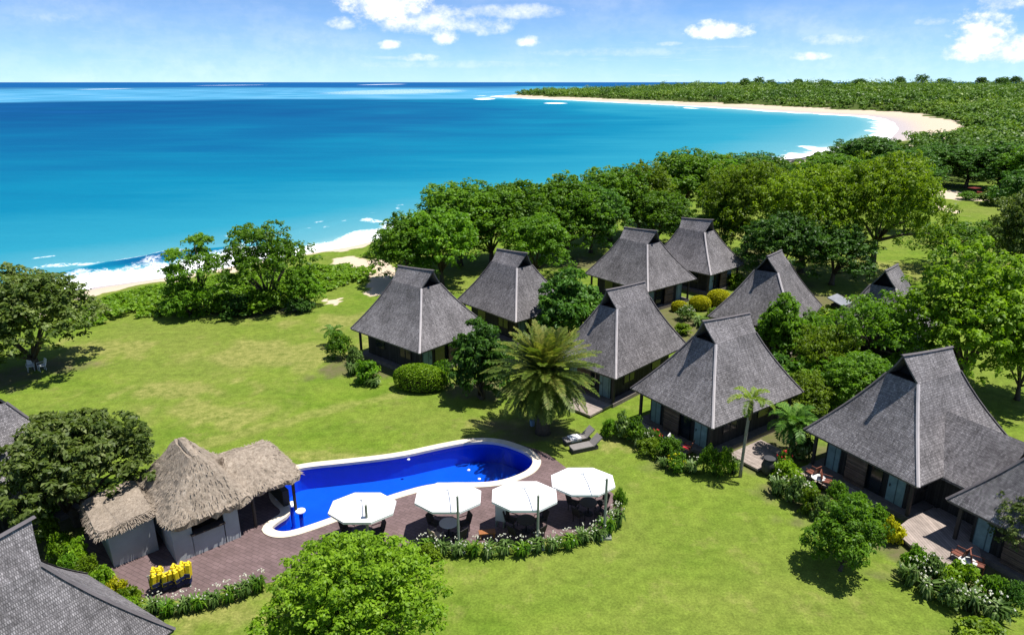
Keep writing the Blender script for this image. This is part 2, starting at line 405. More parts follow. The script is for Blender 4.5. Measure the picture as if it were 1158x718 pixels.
# ------------------------------------------------------------------ sea
radii = [30.0]
while radii[-1] < 60000: radii.append(radii[-1]*(1.0085 if radii[-1] < 450 else 1.014 if radii[-1] < 4000 else 1.05))
P, Q = polar(-80, 80, .36, np.array(radii))
sd = sdist(P); out = -sd
keep = sd < 6
w1 = wob(P, 22); w2 = wob(P, 7); w3 = wob(P, 120)
near = 1-sst(P[:, 1], 230, 330)
foam = (1-.55*sst(out+2.0*w1+.9*w2, 4.0, 7.5)-.45*sst(out+2.0*w1+1.5*w2, 7.5, 11.5))*near
foam = np.maximum(foam, .50*np.exp(-((out-15-3*w1)/1.2)**2)*sst(w2+w3*1.2, .2, 1.2)*near)
foam = np.maximum(foam, .40*np.exp(-((out-22-4*w1)/1.2)**2)*sst(w1-w2, .3, 1.0)*near)
foam = np.maximum(foam, (1-sst(out+5*w1, 5, 12))*(1-near))
foam = np.maximum(foam, .95*np.exp(-((out-22-14*w3)/7)**2)*sst(w3+.5*w1, .7, 1.1)*sst(P[:, 1], 600, 750))
for (px, py, rx, ry, k) in [(905, 176, 17, 6, 1.0), (918, 168, 11, 4, .9), (893, 182, 16, 4, 1.0), (548, 112, 14, 1.2, 1.0), (628, 117, 16, .9, .8), (455, 103.5, 105, 4.2, .31), (300, 103, 220, 3.0, .2), (120, 101, 16, .7, .55), (265, 96.6, 22, .6, .5), (436, 95.8, 12, .6, .8)]:
    c = at(px, py, SEA); ax = (at(px+rx, py, SEA)-at(px-rx, py, SEA)).length/2; ay = abs(at(px, py-ry*.5, SEA).y-at(px, py+ry*.5, SEA).y)
    foam = np.maximum(foam, k*(1-sst(np.hypot((P[:, 0]-c.x)/ax, (P[:, 1]-c.y)/ay)+.3*w1*(py > 120), .45, 1.1)))
# a low swell about to break off the near beach
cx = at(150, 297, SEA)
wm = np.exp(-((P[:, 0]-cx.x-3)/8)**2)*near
zz = SEA+.95*np.exp(-((out-10.6+1.0*w1)/1.7)**2)*wm+.22*np.exp(-((out-17-3*w1)/2.2)**2)*near
foam = np.maximum(foam, .95*np.exp(-((P[:, 0]-cx.x-1)/5)**2)*np.exp(-((out-11.8+1.0*w1)/.8)**2)*near)
rad = np.hypot(P[:, 0], P[:, 1])
# water depth in metres, with shade painted on the wave face: shelving, a deep channel, then the shallow reef lagoon and the open ocean
reef0 = 1120+45*wob(P, 500); reef1 = 3900+300*wob(P, 1500)
# ends where the lagoon runs out towards the left of the bay
reef = sst(rad, reef0-60, reef0+90)*(1-sst(rad, reef1-1500, reef1+600))*(.80+.2*w3)
bay = sst(P[:, 0], -60, 120)*sst(P[:, 1], 160, 320)
depth_shade = 15*(1-np.exp(-out/95))*(1-.45*bay)+9*sst(out, 180, 700)*(1-.75*bay)+1.4*w3*sst(out, 60, 200)
depth_shade = depth_shade*(1-reef)+1.0*reef+60*sst(rad, reef1, reef1+1500)
depth_shade = np.maximum(depth_shade, 0)+17*np.exp(-((out-9.8+1.0*w1)/1.3)**2)*wm  # extra depth paints the wave face dark, for its missing sky reflection
me = np_mesh('sea', np.concatenate([P, zz[:, None]], 1), Q[keep[Q].any(1)], {'depth_shade': ('POINT', depth_shade), 'foam': ('POINT', foam), 'reef': ('POINT', reef)}, smooth=True)
def sea_mat():
    m = bpy.data.materials.new('sea water'); m.use_nodes = True; nt = m.node_tree; N = NT(nt); b = nt.nodes['Principled BSDF']
    co = N.n('ShaderNodeTexCoord').outputs['Object']
    dp = N.m('DIVIDE', N.attr('depth_shade'), 30.0)
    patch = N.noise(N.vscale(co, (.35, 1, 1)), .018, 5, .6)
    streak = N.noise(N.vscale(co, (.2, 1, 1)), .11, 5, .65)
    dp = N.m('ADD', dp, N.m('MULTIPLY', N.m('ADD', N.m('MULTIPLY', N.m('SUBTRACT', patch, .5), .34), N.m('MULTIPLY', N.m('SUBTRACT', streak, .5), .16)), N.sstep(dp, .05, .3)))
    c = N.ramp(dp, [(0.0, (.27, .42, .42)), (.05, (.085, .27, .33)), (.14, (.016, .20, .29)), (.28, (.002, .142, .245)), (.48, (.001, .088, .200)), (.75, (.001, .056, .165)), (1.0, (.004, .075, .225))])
    c = N.mix(N.m('MULTIPLY', N.attr('reef'), .8), c, (.085, .27, .46))
    lace = N.m('ABSOLUTE', N.m('SUBTRACT', N.noise(co, .75, 6, .65, .8), .5))
    fv = N.m('ADD', N.attr('foam'), N.m('MULTIPLY', N.m('SUBTRACT', .11, lace), N.m('MULTIPLY', N.sstep(N.attr('foam'), 0.02, .3), 2.2)))
    ff = N.m('MULTIPLY', N.sstep(fv, .30, .78), N.m('ADD', .80, N.m('MULTIPLY', N.attr('foam'), .2)))
    c = N.mix(ff, c, (.83, .85, .87))
    nt.nodes.remove(b)
    df = N.n('ShaderNodeBsdfDiffuse'); N.set(df.inputs[0], c); gl = N.n('ShaderNodeBsdfGlossy'); gl.inputs['Roughness'].default_value = .28
    mx = N.n('ShaderNodeMixShader'); N.set(mx.inputs[0], N.m('MULTIPLY', N.m('SUBTRACT', 1.0, ff), .030)); nt.links.new(df.outputs[0], mx.inputs[1]); nt.links.new(gl.outputs[0], mx.inputs[2])
    nt.links.new(mx.outputs[0], nt.nodes['Material Output'].inputs[0])
    h = N.m('ADD', N.noise(N.vscale(co, (.55, 1, 1)), .55, 6, .62), N.m('MULTIPLY', N.noise(N.vscale(co, (.3, 1, 1)), .08, 4, .6), 2.2))
    bn = N.n('ShaderNodeBump'); bn.inputs['Strength'].default_value = .5; bn.inputs['Distance'].default_value = .5
    N.set(bn.inputs['Height'], h); nt.links.new(bn.outputs[0], df.inputs['Normal']); nt.links.new(bn.outputs[0], gl.inputs['Normal'])
    return m
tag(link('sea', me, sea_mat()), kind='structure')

# ------------------------------------------------------------------ terrace paving, pool
def fill_mesh(name, outer, hole, z):
    bm = bmesh.new(); es = []
    for poly in ([outer, hole] if hole else [outer]):
        vs = [bm.verts.new((p.x, p.y, z)) for p in poly]
        es += [bm.edges.new((vs[i], vs[(i+1) % len(vs)])) for i in range(len(vs))]
    bmesh.ops.triangle_fill(bm, use_beauty=True, use_dissolve=False, edges=es, normal=(0, 0, 1))
    for f in bm.faces:
        if f.normal.z < 0: f.normal_flip()
    me = bpy.data.meshes.new(name); bm.to_mesh(me); bm.free(); return me
def pave_mat():
    m = bpy.data.materials.new('brown terrace paving'); m.use_nodes = True; nt = m.node_tree; N = NT(nt); b = nt.nodes['Principled BSDF']
    co = N.n('ShaderNodeTexCoord').outputs['Object']
    br = N.n('ShaderNodeTexBrick'); rot = N.n('ShaderNodeMapping'); rot.inputs['Rotation'].default_value = (0, 0, R(28)); N.set(rot.inputs[0], co); N.set(br.inputs['Vector'], rot.outputs[0])
    br.inputs['Scale'].default_value = 1.0; br.inputs['Brick Width'].default_value = .42; br.inputs['Row Height'].default_value = .21; br.inputs['Mortar Size'].default_value = .012
    br.inputs['Color1'].default_value = (.128, .088, .086, 1); br.inputs['Color2'].default_value = (.160, .110, .110, 1); br.inputs['Mortar'].default_value = (.085, .06, .058, 1)
    c = N.mix(1.0, br.outputs[0], N.ramp(N.noise(co, .8, 5, .65), [(.25, .75), (.75, 1.25)]), 'MULTIPLY')
    N.set(b.inputs['Base Color'], c); b.inputs['Roughness'].default_value = .8; b.inputs['Specular IOR Level'].default_value = .2
    return m
tag(link('terrace_paving', fill_mesh('terrace_paving', DECK, offset_poly(POOL, .25), .02), pave_mat()), kind='structure')

pool = empty('swimming_pool', (POOL[0].x, POOL[0].y, 0), 0, 'deep blue free-form swimming pool rimmed with cream coping beside the thatched bar', 'swimming pool')
pool_off = Vector((POOL[0].x, POOL[0].y, 0))
def under(o, root):     # keep world placement, child of an unrotated root
    o.parent = root; o.location = o.location-root.location; return o
TILE = mat('deep blue pool tile', (.004, .105, .62), .35, .3, .16, .5)
CREAM = mat('cream stone coping', (.66, .58, .46), .75, .2, .12, 2.0, .2, 12)
n = len(POOL)
mb = MB(); inn = offset_poly(POOL, .02)
mb.add([(p.x, p.y, .02) for p in inn]+[(p.x, p.y, -1.5) for p in inn], [(i, i+n, (i+1) % n+n, (i+1) % n) for i in range(n)])
under(mb.build('pool_wall', TILE), pool)
under(link('pool_floor', fill_mesh('pool_floor', offset_poly(POOL, .04), None, -1.49), TILE), pool)
o1 = offset_poly(POOL, -.06); o2 = offset_poly(POOL, .46)
mb = MB(); mb.add([(p.x, p.y, .07) for p in o1]+[(p.x, p.y, .07) for p in o2]+[(p.x, p.y, -.10) for p in o1]+[(p.x, p.y, -.10) for p in o2],
  [(i, (i+1) % n, (i+1) % n+n, i+n) for i in range(n)]+[(i, i+2*n, (i+1) % n+2*n, (i+1) % n) for i in range(n)]+[(i+n, (i+1) % n+n, (i+1) % n+3*n, i+3*n) for i in range(n)]+[(i+2*n, i+3*n, (i+1) % n+3*n, (i+1) % n+2*n) for i in range(n)])
under(mb.build('coping', CREAM), pool)
def water_mat():
    m = bpy.data.materials.new('pool water'); m.use_nodes = True; nt = m.node_tree; N = NT(nt); out = nt.nodes['Material Output']
    nt.nodes.remove(nt.nodes['Principled BSDF'])
    co = N.n('ShaderNodeTexCoord').outputs['Object']
    tr = N.n('ShaderNodeBsdfTransparent'); tr.inputs[0].default_value = (.50, .82, 1, 1)
    gl = N.n('ShaderNodeBsdfGlossy'); gl.inputs['Roughness'].default_value = .06
    bn = N.n('ShaderNodeBump'); bn.inputs['Strength'].default_value = .25; bn.inputs['Distance'].default_value = .08
    N.set(bn.inputs['Height'], N.noise(co, 2.2, 4, .6)); nt.links.new(bn.outputs[0], gl.inputs['Normal'])
    fr = N.n('ShaderNodeFresnel'); fr.inputs[0].default_value = 1.33; nt.links.new(bn.outputs[0], fr.inputs[1])
    mx = N.n('ShaderNodeMixShader'); nt.links.new(fr.outputs[0], mx.inputs[0]); nt.links.new(tr.outputs[0], mx.inputs[1]); nt.links.new(gl.outputs[0], mx.inputs[2])
    nt.links.new(mx.outputs[0], out.inputs[0]); return m
under(link('pool_water', fill_mesh('pool_water', offset_poly(POOL, .01), None, -.13), water_mat()), pool)

# ------------------------------------------------------------------ cottages with swept shingle roofs
def shingle_mat(name, c0, c1, row=.24, wid=.16, patch=.45):
    m = bpy.data.materials.new(name); m.use_nodes = True; nt = m.node_tree; N = NT(nt); b = nt.nodes['Principled BSDF']
    tc = N.n('ShaderNodeTexCoord'); uv = tc.outputs['UV']; co = tc.outputs['Object']
    oi = N.n('ShaderNodeObjectInfo').outputs['Random']
    off = N.n('ShaderNodeVectorMath', operation='ADD'); cmb = N.n('ShaderNodeCombineXYZ'); N.set(cmb.inputs[0], N.m('MULTIPLY', oi, 37.0)); N.set(cmb.inputs[1], N.m('MULTIPLY', oi, 11.0))
    N.set(off.inputs[0], co); N.set(off.inputs[1], cmb.outputs[0]); co2 = off.outputs[0]
    br = N.n('ShaderNodeTexBrick'); N.set(br.inputs['Vector'], uv)
    br.inputs['Scale'].default_value = 1; br.inputs['Brick Width'].default_value = wid; br.inputs['Row Height'].default_value = row
    br.inputs['Mortar Size'].default_value = .014; br.inputs['Bias'].default_value = 0
    br.inputs['Color1'].default_value = (*[c*.78 for c in c0], 1); br.inputs['Color2'].default_value = (*[min(1, c*1.2) for c in c1], 1); br.inputs['Mortar'].default_value = (*[c*.6 for c in c0], 1)
    pt = N.ramp(N.noise(co2, .55, 6, .7), [(.28, 1-patch), (.5, 1.0), (.75, 1+patch)])
    st = N.ramp(N.noise(N.vscale(uv, (5.0, .30, 1)), 1.5, 6, .75), [(.3, .66), (.7, 1.34)])
    c = N.mix(1.0, N.mix(1.0, br.outputs[0], pt, 'MULTIPLY'), st, 'MULTIPLY')
    sp = N.ramp(N.noise(co2, 5.5, 4, .75), [(.30, .62), (.5, 1), (.72, 1.45)])
    c = N.mix(1.0, c, sp, 'MULTIPLY')
    c = N.mix(1.0, c, N.ramp(oi, [(0, .9), (1, 1.1)]), 'MULTIPLY')
    N.set(b.inputs['Base Color'], c); b.inputs['Roughness'].default_value = .85; b.inputs['Specular IOR Level'].default_value = .2
    bn = N.n('ShaderNodeBump'); bn.inputs['Strength'].default_value = .8; bn.inputs['Distance'].default_value = .03
    N.set(bn.inputs['Height'], N.m('ADD', br.outputs['Fac'], N.noise(co, 9, 3, .7))); bn.invert = True; nt.links.new(bn.outputs[0], b.inputs['Normal'])
    MATS[name] = m; return m
SHINGLE = shingle_mat('weathered grey shingles', (.182, .170, .176), (.225, .212, .217), .13, .07, .42)
CAPM = mat('pale hip capping', (.42, .39, .39), .7, .2, .12, 3, .3, 10)
RIDGEM = mat('dark ridge capping', (.11, .10, .105), .8, .2, .2, 3)
VENTM = mat('vent lining dark as shade', (.018, .017, .018), .8, .2)  # near-black puts the shade of the gable openings into the colour
def board_mat(name, c, w=.14, axis='uv', var=.3, rough=.75):
    m = bpy.data.materials.new(name); m.use_nodes = True; nt = m.node_tree; N = NT(nt); b = nt.nodes['Principled BSDF']
    co = N.n('ShaderNodeTexCoord').outputs['Object']; sep = N.n('ShaderNodeSeparateXYZ'); N.set(sep.inputs[0], co)
    s = N.m('ADD', sep.outputs[0], sep.outputs[1]) if axis == 'uv' else sep.outputs['XYZ'.index(axis)]
    fr = N.m('FRACT', N.m('DIVIDE', s, w)); gap = N.m('MULTIPLY', N.sstep(fr, 0, .1), N.sstep(fr, 1, .9))
    wn = N.n('ShaderNodeTexWhiteNoise', noise_dimensions='1D'); N.set(wn.inputs['W'], N.m('FLOOR', N.m('DIVIDE', s, w)))
    k = N.m('MULTIPLY', N.ramp(gap, [(0, .3), (1, 1)]), N.m('ADD', 1-var, N.m('MULTIPLY', wn.outputs[0], 2*var)))
    c2 = N.mix(1.0, (*c, 1), k, 'MULTIPLY'); c2 = N.mix(1.0, c2, N.ramp(N.noise(co, 2.2, 5, .7), [(.3, .75), (.7, 1.25)]), 'MULTIPLY')
    N.set(b.inputs['Base Color'], c2); b.inputs['Roughness'].default_value = rough; b.inputs['Specular IOR Level'].default_value = .2
    MATS[name] = m; return m
TIMB = board_mat('dark wall boards with eave shade', (.036, .034, .034))  # dark timber, painted darker still to hold the shade under the eaves
DOORM = board_mat('pale blue green door paint', (.20, .30, .32), .55, var=.05)
GLAZ = mat('dark window glass', (.012, .018, .024), .12, .6)
FRAME = mat('dark timber frame', (.05, .042, .038), .7, .2)
DECKM = board_mat('weathered deck boards', (.30, .25, .22), .15, 'X', .15)
SCRN = board_mat('brown slatted screen', (.135, .095, .075), .11, 'Z', .35)
SOFFIT = mat('soffit boards', (.06, .055, .05), .8, .1)

def roof_mesh(a, b, z0, zg, zr, zt, t1, t2, g1, g2, wg, thick=.14):
    """gable end 1 at u=-a/2; returns roof mesh with uv along eave and up the slope"""
    Vs, Fs, UV = [], [], []
    ns = 6
    def prof(s): return z0+(zg-z0)*(s*.86+.14*s*s*s)
    def ring(s):
        u0 = -a/2+g1*s; u1 = a/2-g2*s; v = b/2-(b/2-wg)*s; z = prof(s)
        return [Vector((u0, -v, z)), Vector((u1, -v, z)), Vector((u1, v, z)), Vector((u0, v, z))]
    rings = [ring(k/ns) for k in range(ns+1)]
    def quad(p, q, r, s, ax):
        o = len(Vs); Vs.extend([p, q, r, s]); Fs.append((o, o+1, o+2, o+3))
        nrm = (q-p).cross(s-p).normalized(); up = (Vector((0, 0, 1))-nrm*nrm.z).normalized()
        for x in (p, q, r, s): UV.append((x.dot(ax), x.z/max(.2, up.z)))
    X, Y = Vector((1, 0, 0)), Vector((0, 1, 0))
    nd = 8
    for k in range(ns):
        A, B = rings[k], rings[k+1]
        for e, ax in ((0, X), (1, Y), (2, X), (3, Y)):
            f = (e+1) % 4
            for j in range(nd):
                x0, x1 = j/nd, (j+1)/nd
                quad(A[e].lerp(A[f], x0), A[e].lerp(A[f], x1), B[e].lerp(B[f], x1), B[e].lerp(B[f], x0), ax)
    top = rings[-1]; r1 = Vector((-a/2+t1, 0, zt)); r2 = Vector((a/2-t2, 0, zr))
    # the steep crown sweeps up to a prow-shaped ridge
    m = 4
    for sg, (c0, c1) in ((-1, (top[0], top[1])), (1, (top[3], top[2]))):
        pr = None
        for k in range(m+1):
            s = k/m
            p = c0.lerp(r1, s); q = c1.lerp(r2, s); w = wg*(1-s)**1.0*(1-.18*s)
            p = Vector((p.x, sg*w, p.z)); q = Vector((q.x, sg*w, q.z))
            if pr:
                for j in range(4):
                    x0, x1 = j/4, (j+1)/4; P0, Q0 = pr
                    if sg < 0: quad(P0.lerp(Q0, x0), P0.lerp(Q0, x1), p.lerp(q, x1), p.lerp(q, x0), X)
                    else: quad(P0.lerp(Q0, x1), P0.lerp(Q0, x0), p.lerp(q, x0), p.lerp(q, x1), X)
            pr = (p, q)
    me = bpy.data.meshes.new('roof'); me.from_pydata([tuple(v) for v in Vs], [], Fs)
    l = me.uv_layers.new(name='UVMap'); l.data.foreach_set('uv', np.array(UV, np.float32).ravel())
    bm = bmesh.new(); bm.from_mesh(me); bmesh.ops.remove_doubles(bm, verts=bm.verts, dist=1e-4)
    uvl = bm.loops.layers.uv.active
    bound = [e for e in bm.edges if len(e.link_faces) == 1]; src = bm.faces[:]
    low = {v: bm.verts.new((v.co.x*.985, v.co.y*.985, v.co.z-thick)) for v in bm.verts[:]}
    for e in bound:
        f0 = e.link_faces[0]; v0, v1 = e.verts
        for l in f0.loops:
            if l.vert == v0 and l.link_loop_next.vert != v1: v0, v1 = v1, v0; break
        bm.faces.new((v1, v0, low[v0], low[v1]))
    for f in src: bm.faces.new([low[v] for v in reversed(f.verts)])
    bm.to_mesh(me); bm.free(); me.update()
    return me, rings, r1, r2
def strip(pts, w, h, lift=.03):
    """flat capping along a line of points, w wide"""
    mb = MB(); o = []
    for i, p in enumerate(pts):
        t = (pts[min(i+1, len(pts)-1)]-pts[max(i-1, 0)]).normalized(); s = t.cross(Vector((0, 0, 1))).normalized(); nrm = s.cross(t)
        q = p+nrm*lift
        o.append([q-s*w/2-nrm*h*.9, q+nrm*h, q+s*w/2-nrm*h*.9, q-nrm*h*1.6])
    vs = [v for r in o for v in r]; fs = []
    for i in range(len(o)-1):
        for k in range(4): fs.append((i*4+k, i*4+(k+1) % 4, i*4+4+(k+1) % 4, i*4+4+k))
    k = (len(o)-1)*4; fs += [(3, 2, 1, 0), (k, k+1, k+2, k+3)]
    return mb.add(vs, fs)

def cottage(typ, nx, ny, yaw, sa, sb, sz, label, group='grey shingled cottages', deck=None, wing=False, doors=True, pale=True):
    a, b = 8.88*sa, 7.14*sb; t1 = 2.49; t2 = a-7.02*sa; g1 = 2.82; g2 = t2+.38; wg = .94*sb
    z0 = 2.5; Z = lambda z: 2.5+(z-2.5)*sz
    zg, zr, zt = Z(6.43), Z(7.46), Z(7.80)
    U = Vector((math.cos(R(yaw)), math.sin(R(yaw)))); V = Vector((-U.y, U.x)) * (1 if typ == 'A' else -1)
    c = Vector((nx, ny))+U*a/2+V*b/2
    root = empty('cottage', (c.x, c.y, 0), R(yaw), label, 'cottage', group)
    s = -1 if typ == 'A' else 1                 # near long side is at v = s*b/2
    me, rings, r1, r2 = roof_mesh(a, b, z0, zg, zr, zt, t1, t2, g1, g2, wg)
    roof = link('roof', me, SHINGLE, root)
    for k in range(4):
        strip([rg[k] for rg in rings], *((.17, .02) if k == (0 if s < 0 else 3) else (.18, .02))).build('hip_cap', CAPM if pale and k == (0 if s < 0 else 3) else RIDGEM, roof)
    strip([r1+(r1-r2).normalized()*.12, r1.lerp(r2, .3)+Vector((0, 0, -.03)), r1.lerp(r2, .65)+Vector((0, 0, -.03)), r2], .24, .03, .02).build('ridge_cap', RIDGEM, roof)
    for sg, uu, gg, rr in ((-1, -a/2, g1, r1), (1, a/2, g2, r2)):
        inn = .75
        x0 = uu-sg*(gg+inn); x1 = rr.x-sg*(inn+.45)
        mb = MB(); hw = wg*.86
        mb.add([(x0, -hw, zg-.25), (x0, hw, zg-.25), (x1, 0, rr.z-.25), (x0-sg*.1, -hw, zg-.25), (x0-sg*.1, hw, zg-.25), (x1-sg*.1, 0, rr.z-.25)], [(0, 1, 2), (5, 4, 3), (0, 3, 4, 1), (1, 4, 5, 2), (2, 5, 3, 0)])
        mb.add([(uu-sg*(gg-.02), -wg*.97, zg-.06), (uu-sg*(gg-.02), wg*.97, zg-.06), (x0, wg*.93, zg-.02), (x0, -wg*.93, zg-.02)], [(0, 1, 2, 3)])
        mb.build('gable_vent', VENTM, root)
    MB().box((0, 0, z0-.02), (a-.35, b-.35, .06)).build('soffit', SOFFIT, root)
    ins = 1.0; wa, wb = a/2-ins, b/2-ins
    MB().box((0, 0, .15), (a-.8, b-.8, .3)).build('plinth', mat('plinth', (.16, .14, .125), .9, .1, .3), root)
    MB().box((0, 0, 1.4), (2*wa, 2*wb, 2.2)).build('wall', TIMB, root)
    fd = .05
    def panel(name, side, pos, w, h, zb, m, th=.06):
        if side == 'gable': return MB().box((-wa-th/2-.004, pos, zb+h/2), (th, w, h)).build(name, m, root)
        if side == 'end': return MB().box((wa+th/2+.004, pos, zb+h/2), (th, w, h)).build(name, m, root)
        return MB().box((pos, s*(wb+th/2+.004), zb+h/2), (w, th, h)).build(name, m, root)
    if doors:
        d = panel('door', 'gable', s*(wb-.62), .95, 2.0, .32, DOORM); MB().box((-wa-.10, s*(wb-.95), 1.3), (.04, .04, .16)).build('handle', FRAME, d)
        panel('glass_door', 'gable', s*(wb-2.3), 1.7, 2.0, .32, GLAZ)
        panel('door', 'gable', -s*(wb-.55), .8, 2.0, .32, DOORM)
        w = panel('window', 'side', -wa*.45, 1.3, 1.0, 1.1, GLAZ)
        fr = MB()
        for dz in (-.54, .54): fr.box((-wa*.45, s*(wb+.05), 1.6+dz), (1.42, .08, .08))
        for dx in (-.67, 0, .67): fr.box((-wa*.45+dx, s*(wb+.05), 1.6), (.07, .085, 1.0))
        fr.build('frame', FRAME, w)
        panel('window', 'side', wa*.5, 1.1, .9, 1.15, GLAZ)
        for vv in (-b/2+.55, b/2-.55):
            MB().box((-a/2+.55, vv, 1.37), (.16, .16, 2.18)).build('post', FRAME, root)
        MB().box((a/2-.55, s*(b/2-.55), 1.37), (.16, .16, 2.18)).build('post', FRAME, root)
        sc = MB().box((-a/2+.72, -s*.35, 1.25), (.08, 1.25, 1.9))
        for z in (.45, .8, 1.15, 1.5, 1.85): sc.box((-a/2+.66, -s*.35, z), (.04, 1.25, .12))
        sc.build('slatted_screen', SCRN, root)
    for dk in (deck or []):
        du, dv, lu, lv = dk
        MB().box((du, s*dv, .17), (lu, lv, .14)).build('deck', DECKM, root)
    if wing:
        u0, hw, v0, v1, zr_, ze = -a/2+4.4, 2.3, 1.7, b/2+2.4, 5.0, 2.45
        mb = MB()
        for q in (-1, 1):
            mb.slab([(u0, s*v0, zr_), (u0, s*v1, zr_), (u0+q*hw, s*v1, ze), (u0+q*hw, s*v0, ze)] if q*s > 0 else [(u0, s*v0, zr_), (u0+q*hw, s*v0, ze), (u0+q*hw, s*v1, ze), (u0, s*v1, zr_)], .13)
        me = mb.mesh('wing_roof'); l = me.uv_layers.new(name='UVMap')
        for lp in me.loops:
            co = me.vertices[lp.vertex_index].co; l.data[lp.index].uv = (co.y, co.z*1.25)
        link('wing_roof', me, SHINGLE, root)
        MB().box((u0, s*(b/2+.5), 1.25), (2*hw-1.2, 3.0, 2.3)).build('wing_wall', TIMB, root)
    return root
HUTS = {}
HUTS[1] = cottage('B', -7.02, 48.68, 139.1, .97, 1.12, 1.0, 'cottage nearest the open lawn and beach, a clipped lime hedge at its front corner')
HUTS[2] = cottage('B', .33, 55.88, 131.5, .95, 1.0, .96, 'cottage tucked between the lawn-edge cottage and a dark round tree, dark gable opening facing right')
HUTS[3] = cottage('A', 7.21, 43.93, 45.1, 1.05, .85, 1.0, 'cottage just right of the date palm, pale deck at its left end', deck=[(-5.4, .4, 2.6, 4.2)])
HUTS[4] = cottage('B', 13.36, 64.97, 128.5, 1.0, 1.07, .98, 'cottage behind the palm-side cottage, its roof lapping the farthest cottage on its right')
HUTS[5] = cottage('B', 21.23, 71.1, 132.4, .93, .97, .98, 'farthest cottage, standing behind the two golden clipped bushes')
HUTS[6] = cottage('A', 11.95, 36.7, 34.6, 1.02, .98, 1.0, 'large cottage in the middle behind the slender lone palm, slatted screen under its eave', deck=[(-1.2, 4.6, 3.2, 2.2), (-4.6, -.6, 1.6, 5.0)])
HUTS[7] = cottage('A', 23.42, 53.16, 54.9, 1.02, 1.06, 1.03, 'cottage with a narrow pointed gable, right side hidden by a dark round bush')
HUTS[8] = cottage('A', 20.68, 30.43, 28.3, 1.01, .99, 1.04, 'biggest cottage at the right with a low wing roof and wide timber deck', deck=[(-1.2, 4.4, 4.6, 3.4), (-4.6, -.6, 1.6, 5.0)], wing=True)
g9 = at(1069, 567, 2.35)
def from_g(typ, g, yaw, sa, sb):
    b = 7.14*sb; U = Vector((math.cos(R(yaw)), math.sin(R(yaw)))); V = Vector((-U.y, U.x))*(1 if typ == 'A' else -1)
    return Vector((g.x, g.y))-V*b
q = from_g('A', g9, 28.3, 1.0, 1.0)
HUTS[9] = cottage('A', q.x, q.y, 28.3, 1.0, 1.0, 1.0, 'cottage cut off by the right edge, pale doors beside two red-brown chairs')
def from_tip(typ, px, py, yaw, sa=1, sb=1, sz=1):
    """near corner of a cottage whose gable tip is seen at this pixel"""
    zt = 2.5+5.3*sz; p = at(px, py, zt); b = 7.14*sb
    U = Vector((math.cos(R(yaw)), math.sin(R(yaw)))); V = Vector((-U.y, U.x))*(1 if typ == 'A' else -1)
    return Vector((p.x, p.y))-U*2.49-V*b/2
q = from_tip('A', 1001, 306, 50)
HUTS[10] = cottage('A', q.x, q.y, 50, 1, 1, 1, 'cottage mostly hidden by the bright green tree, only its gable tip showing', doors=False)
q = from_tip('B', 35, 586, 239, 1, .84)
HUTS[11] = cottage('B', q.x, q.y, 239, 1.0, .84, 1, 'cottage cut off by the bottom left corner, only its big roof in view', doors=False, pale=False)
q = from_tip('B', -20, 436, 150)
HUTS[12] = cottage('B', q.x, q.y, 150, 1, 1, 1, 'cottage at the left edge behind the broad dark tree, only a roof corner in view', doors=False)
q = from_tip('A', 938, 352, 40, 1, 1, .6)

# low outbuilding among the trees
def lean_to(name, px, py, z, w, d, yaw, label, m):
    p = at(px, py, z); r = empty(name, (p.x, p.y, 0), R(yaw), label, 'shed')
    mb = MB().slab([(-w/2, -d/2, z-.25), (w/2, -d/2, z-.25), (w/2, d/2, z+.25), (-w/2, d/2, z+.25)], .1); mb.build('roof', m, r)
    MB().box((0, 0, (z-.38)/2), (w-.6, d-.6, z-.38)).build('wall', TIMB, r); return r
lean_to('shed', 962, 377, 2.4, 3.2, 2.2, 25, 'small shed with a pale roof half hidden under the spreading tree', mat('pale grey roofing', (.22, .21, .22), .7, .2, .3, 2))
lean_to('shed', 950, 339, 2.2, 2.0, 1.6, 40, 'tiny pale grey shed roof behind the narrow gabled cottage', mat('pale blue grey roofing', (.20, .21, .23), .7, .2, .25, 2))

# ------------------------------------------------------------------ thatched pool bar
def thatch_mat():
    m = bpy.data.materials.new('sun-bleached thatch'); m.use_nodes = True; nt = m.node_tree; N = NT(nt); b = nt.nodes['Principled BSDF']
    co = N.n('ShaderNodeTexCoord').outputs['Object']
    f = N.noise(N.vscale(co, (1, 1, .35)), 7, 6, .75, .6); g = N.noise(co, 1.1, 5, .65)
    c = N.ramp(f, [(.25, (.14, .112, .084)), (.5, (.32, .265, .210)), (.75, (.50, .43, .35))])
    c = N.mix(1.0, c, N.ramp(g, [(.3, .75), (.7, 1.2)]), 'MULTIPLY')
    N.set(b.inputs['Base Color'], c); b.inputs['Roughness'].default_value = .95; b.inputs['Specular IOR Level'].default_value = .05
    bn = N.n('ShaderNodeBump'); bn.inputs['Strength'].default_value = 1; bn.inputs['Distance'].default_value = .08
    N.set(bn.inputs['Height'], N.noise(N.vscale(co, (1, 1, .4)), 12, 5, .75)); nt.links.new(bn.outputs[0], b.inputs['Normal'])
    return m
THATCH = thatch_mat()
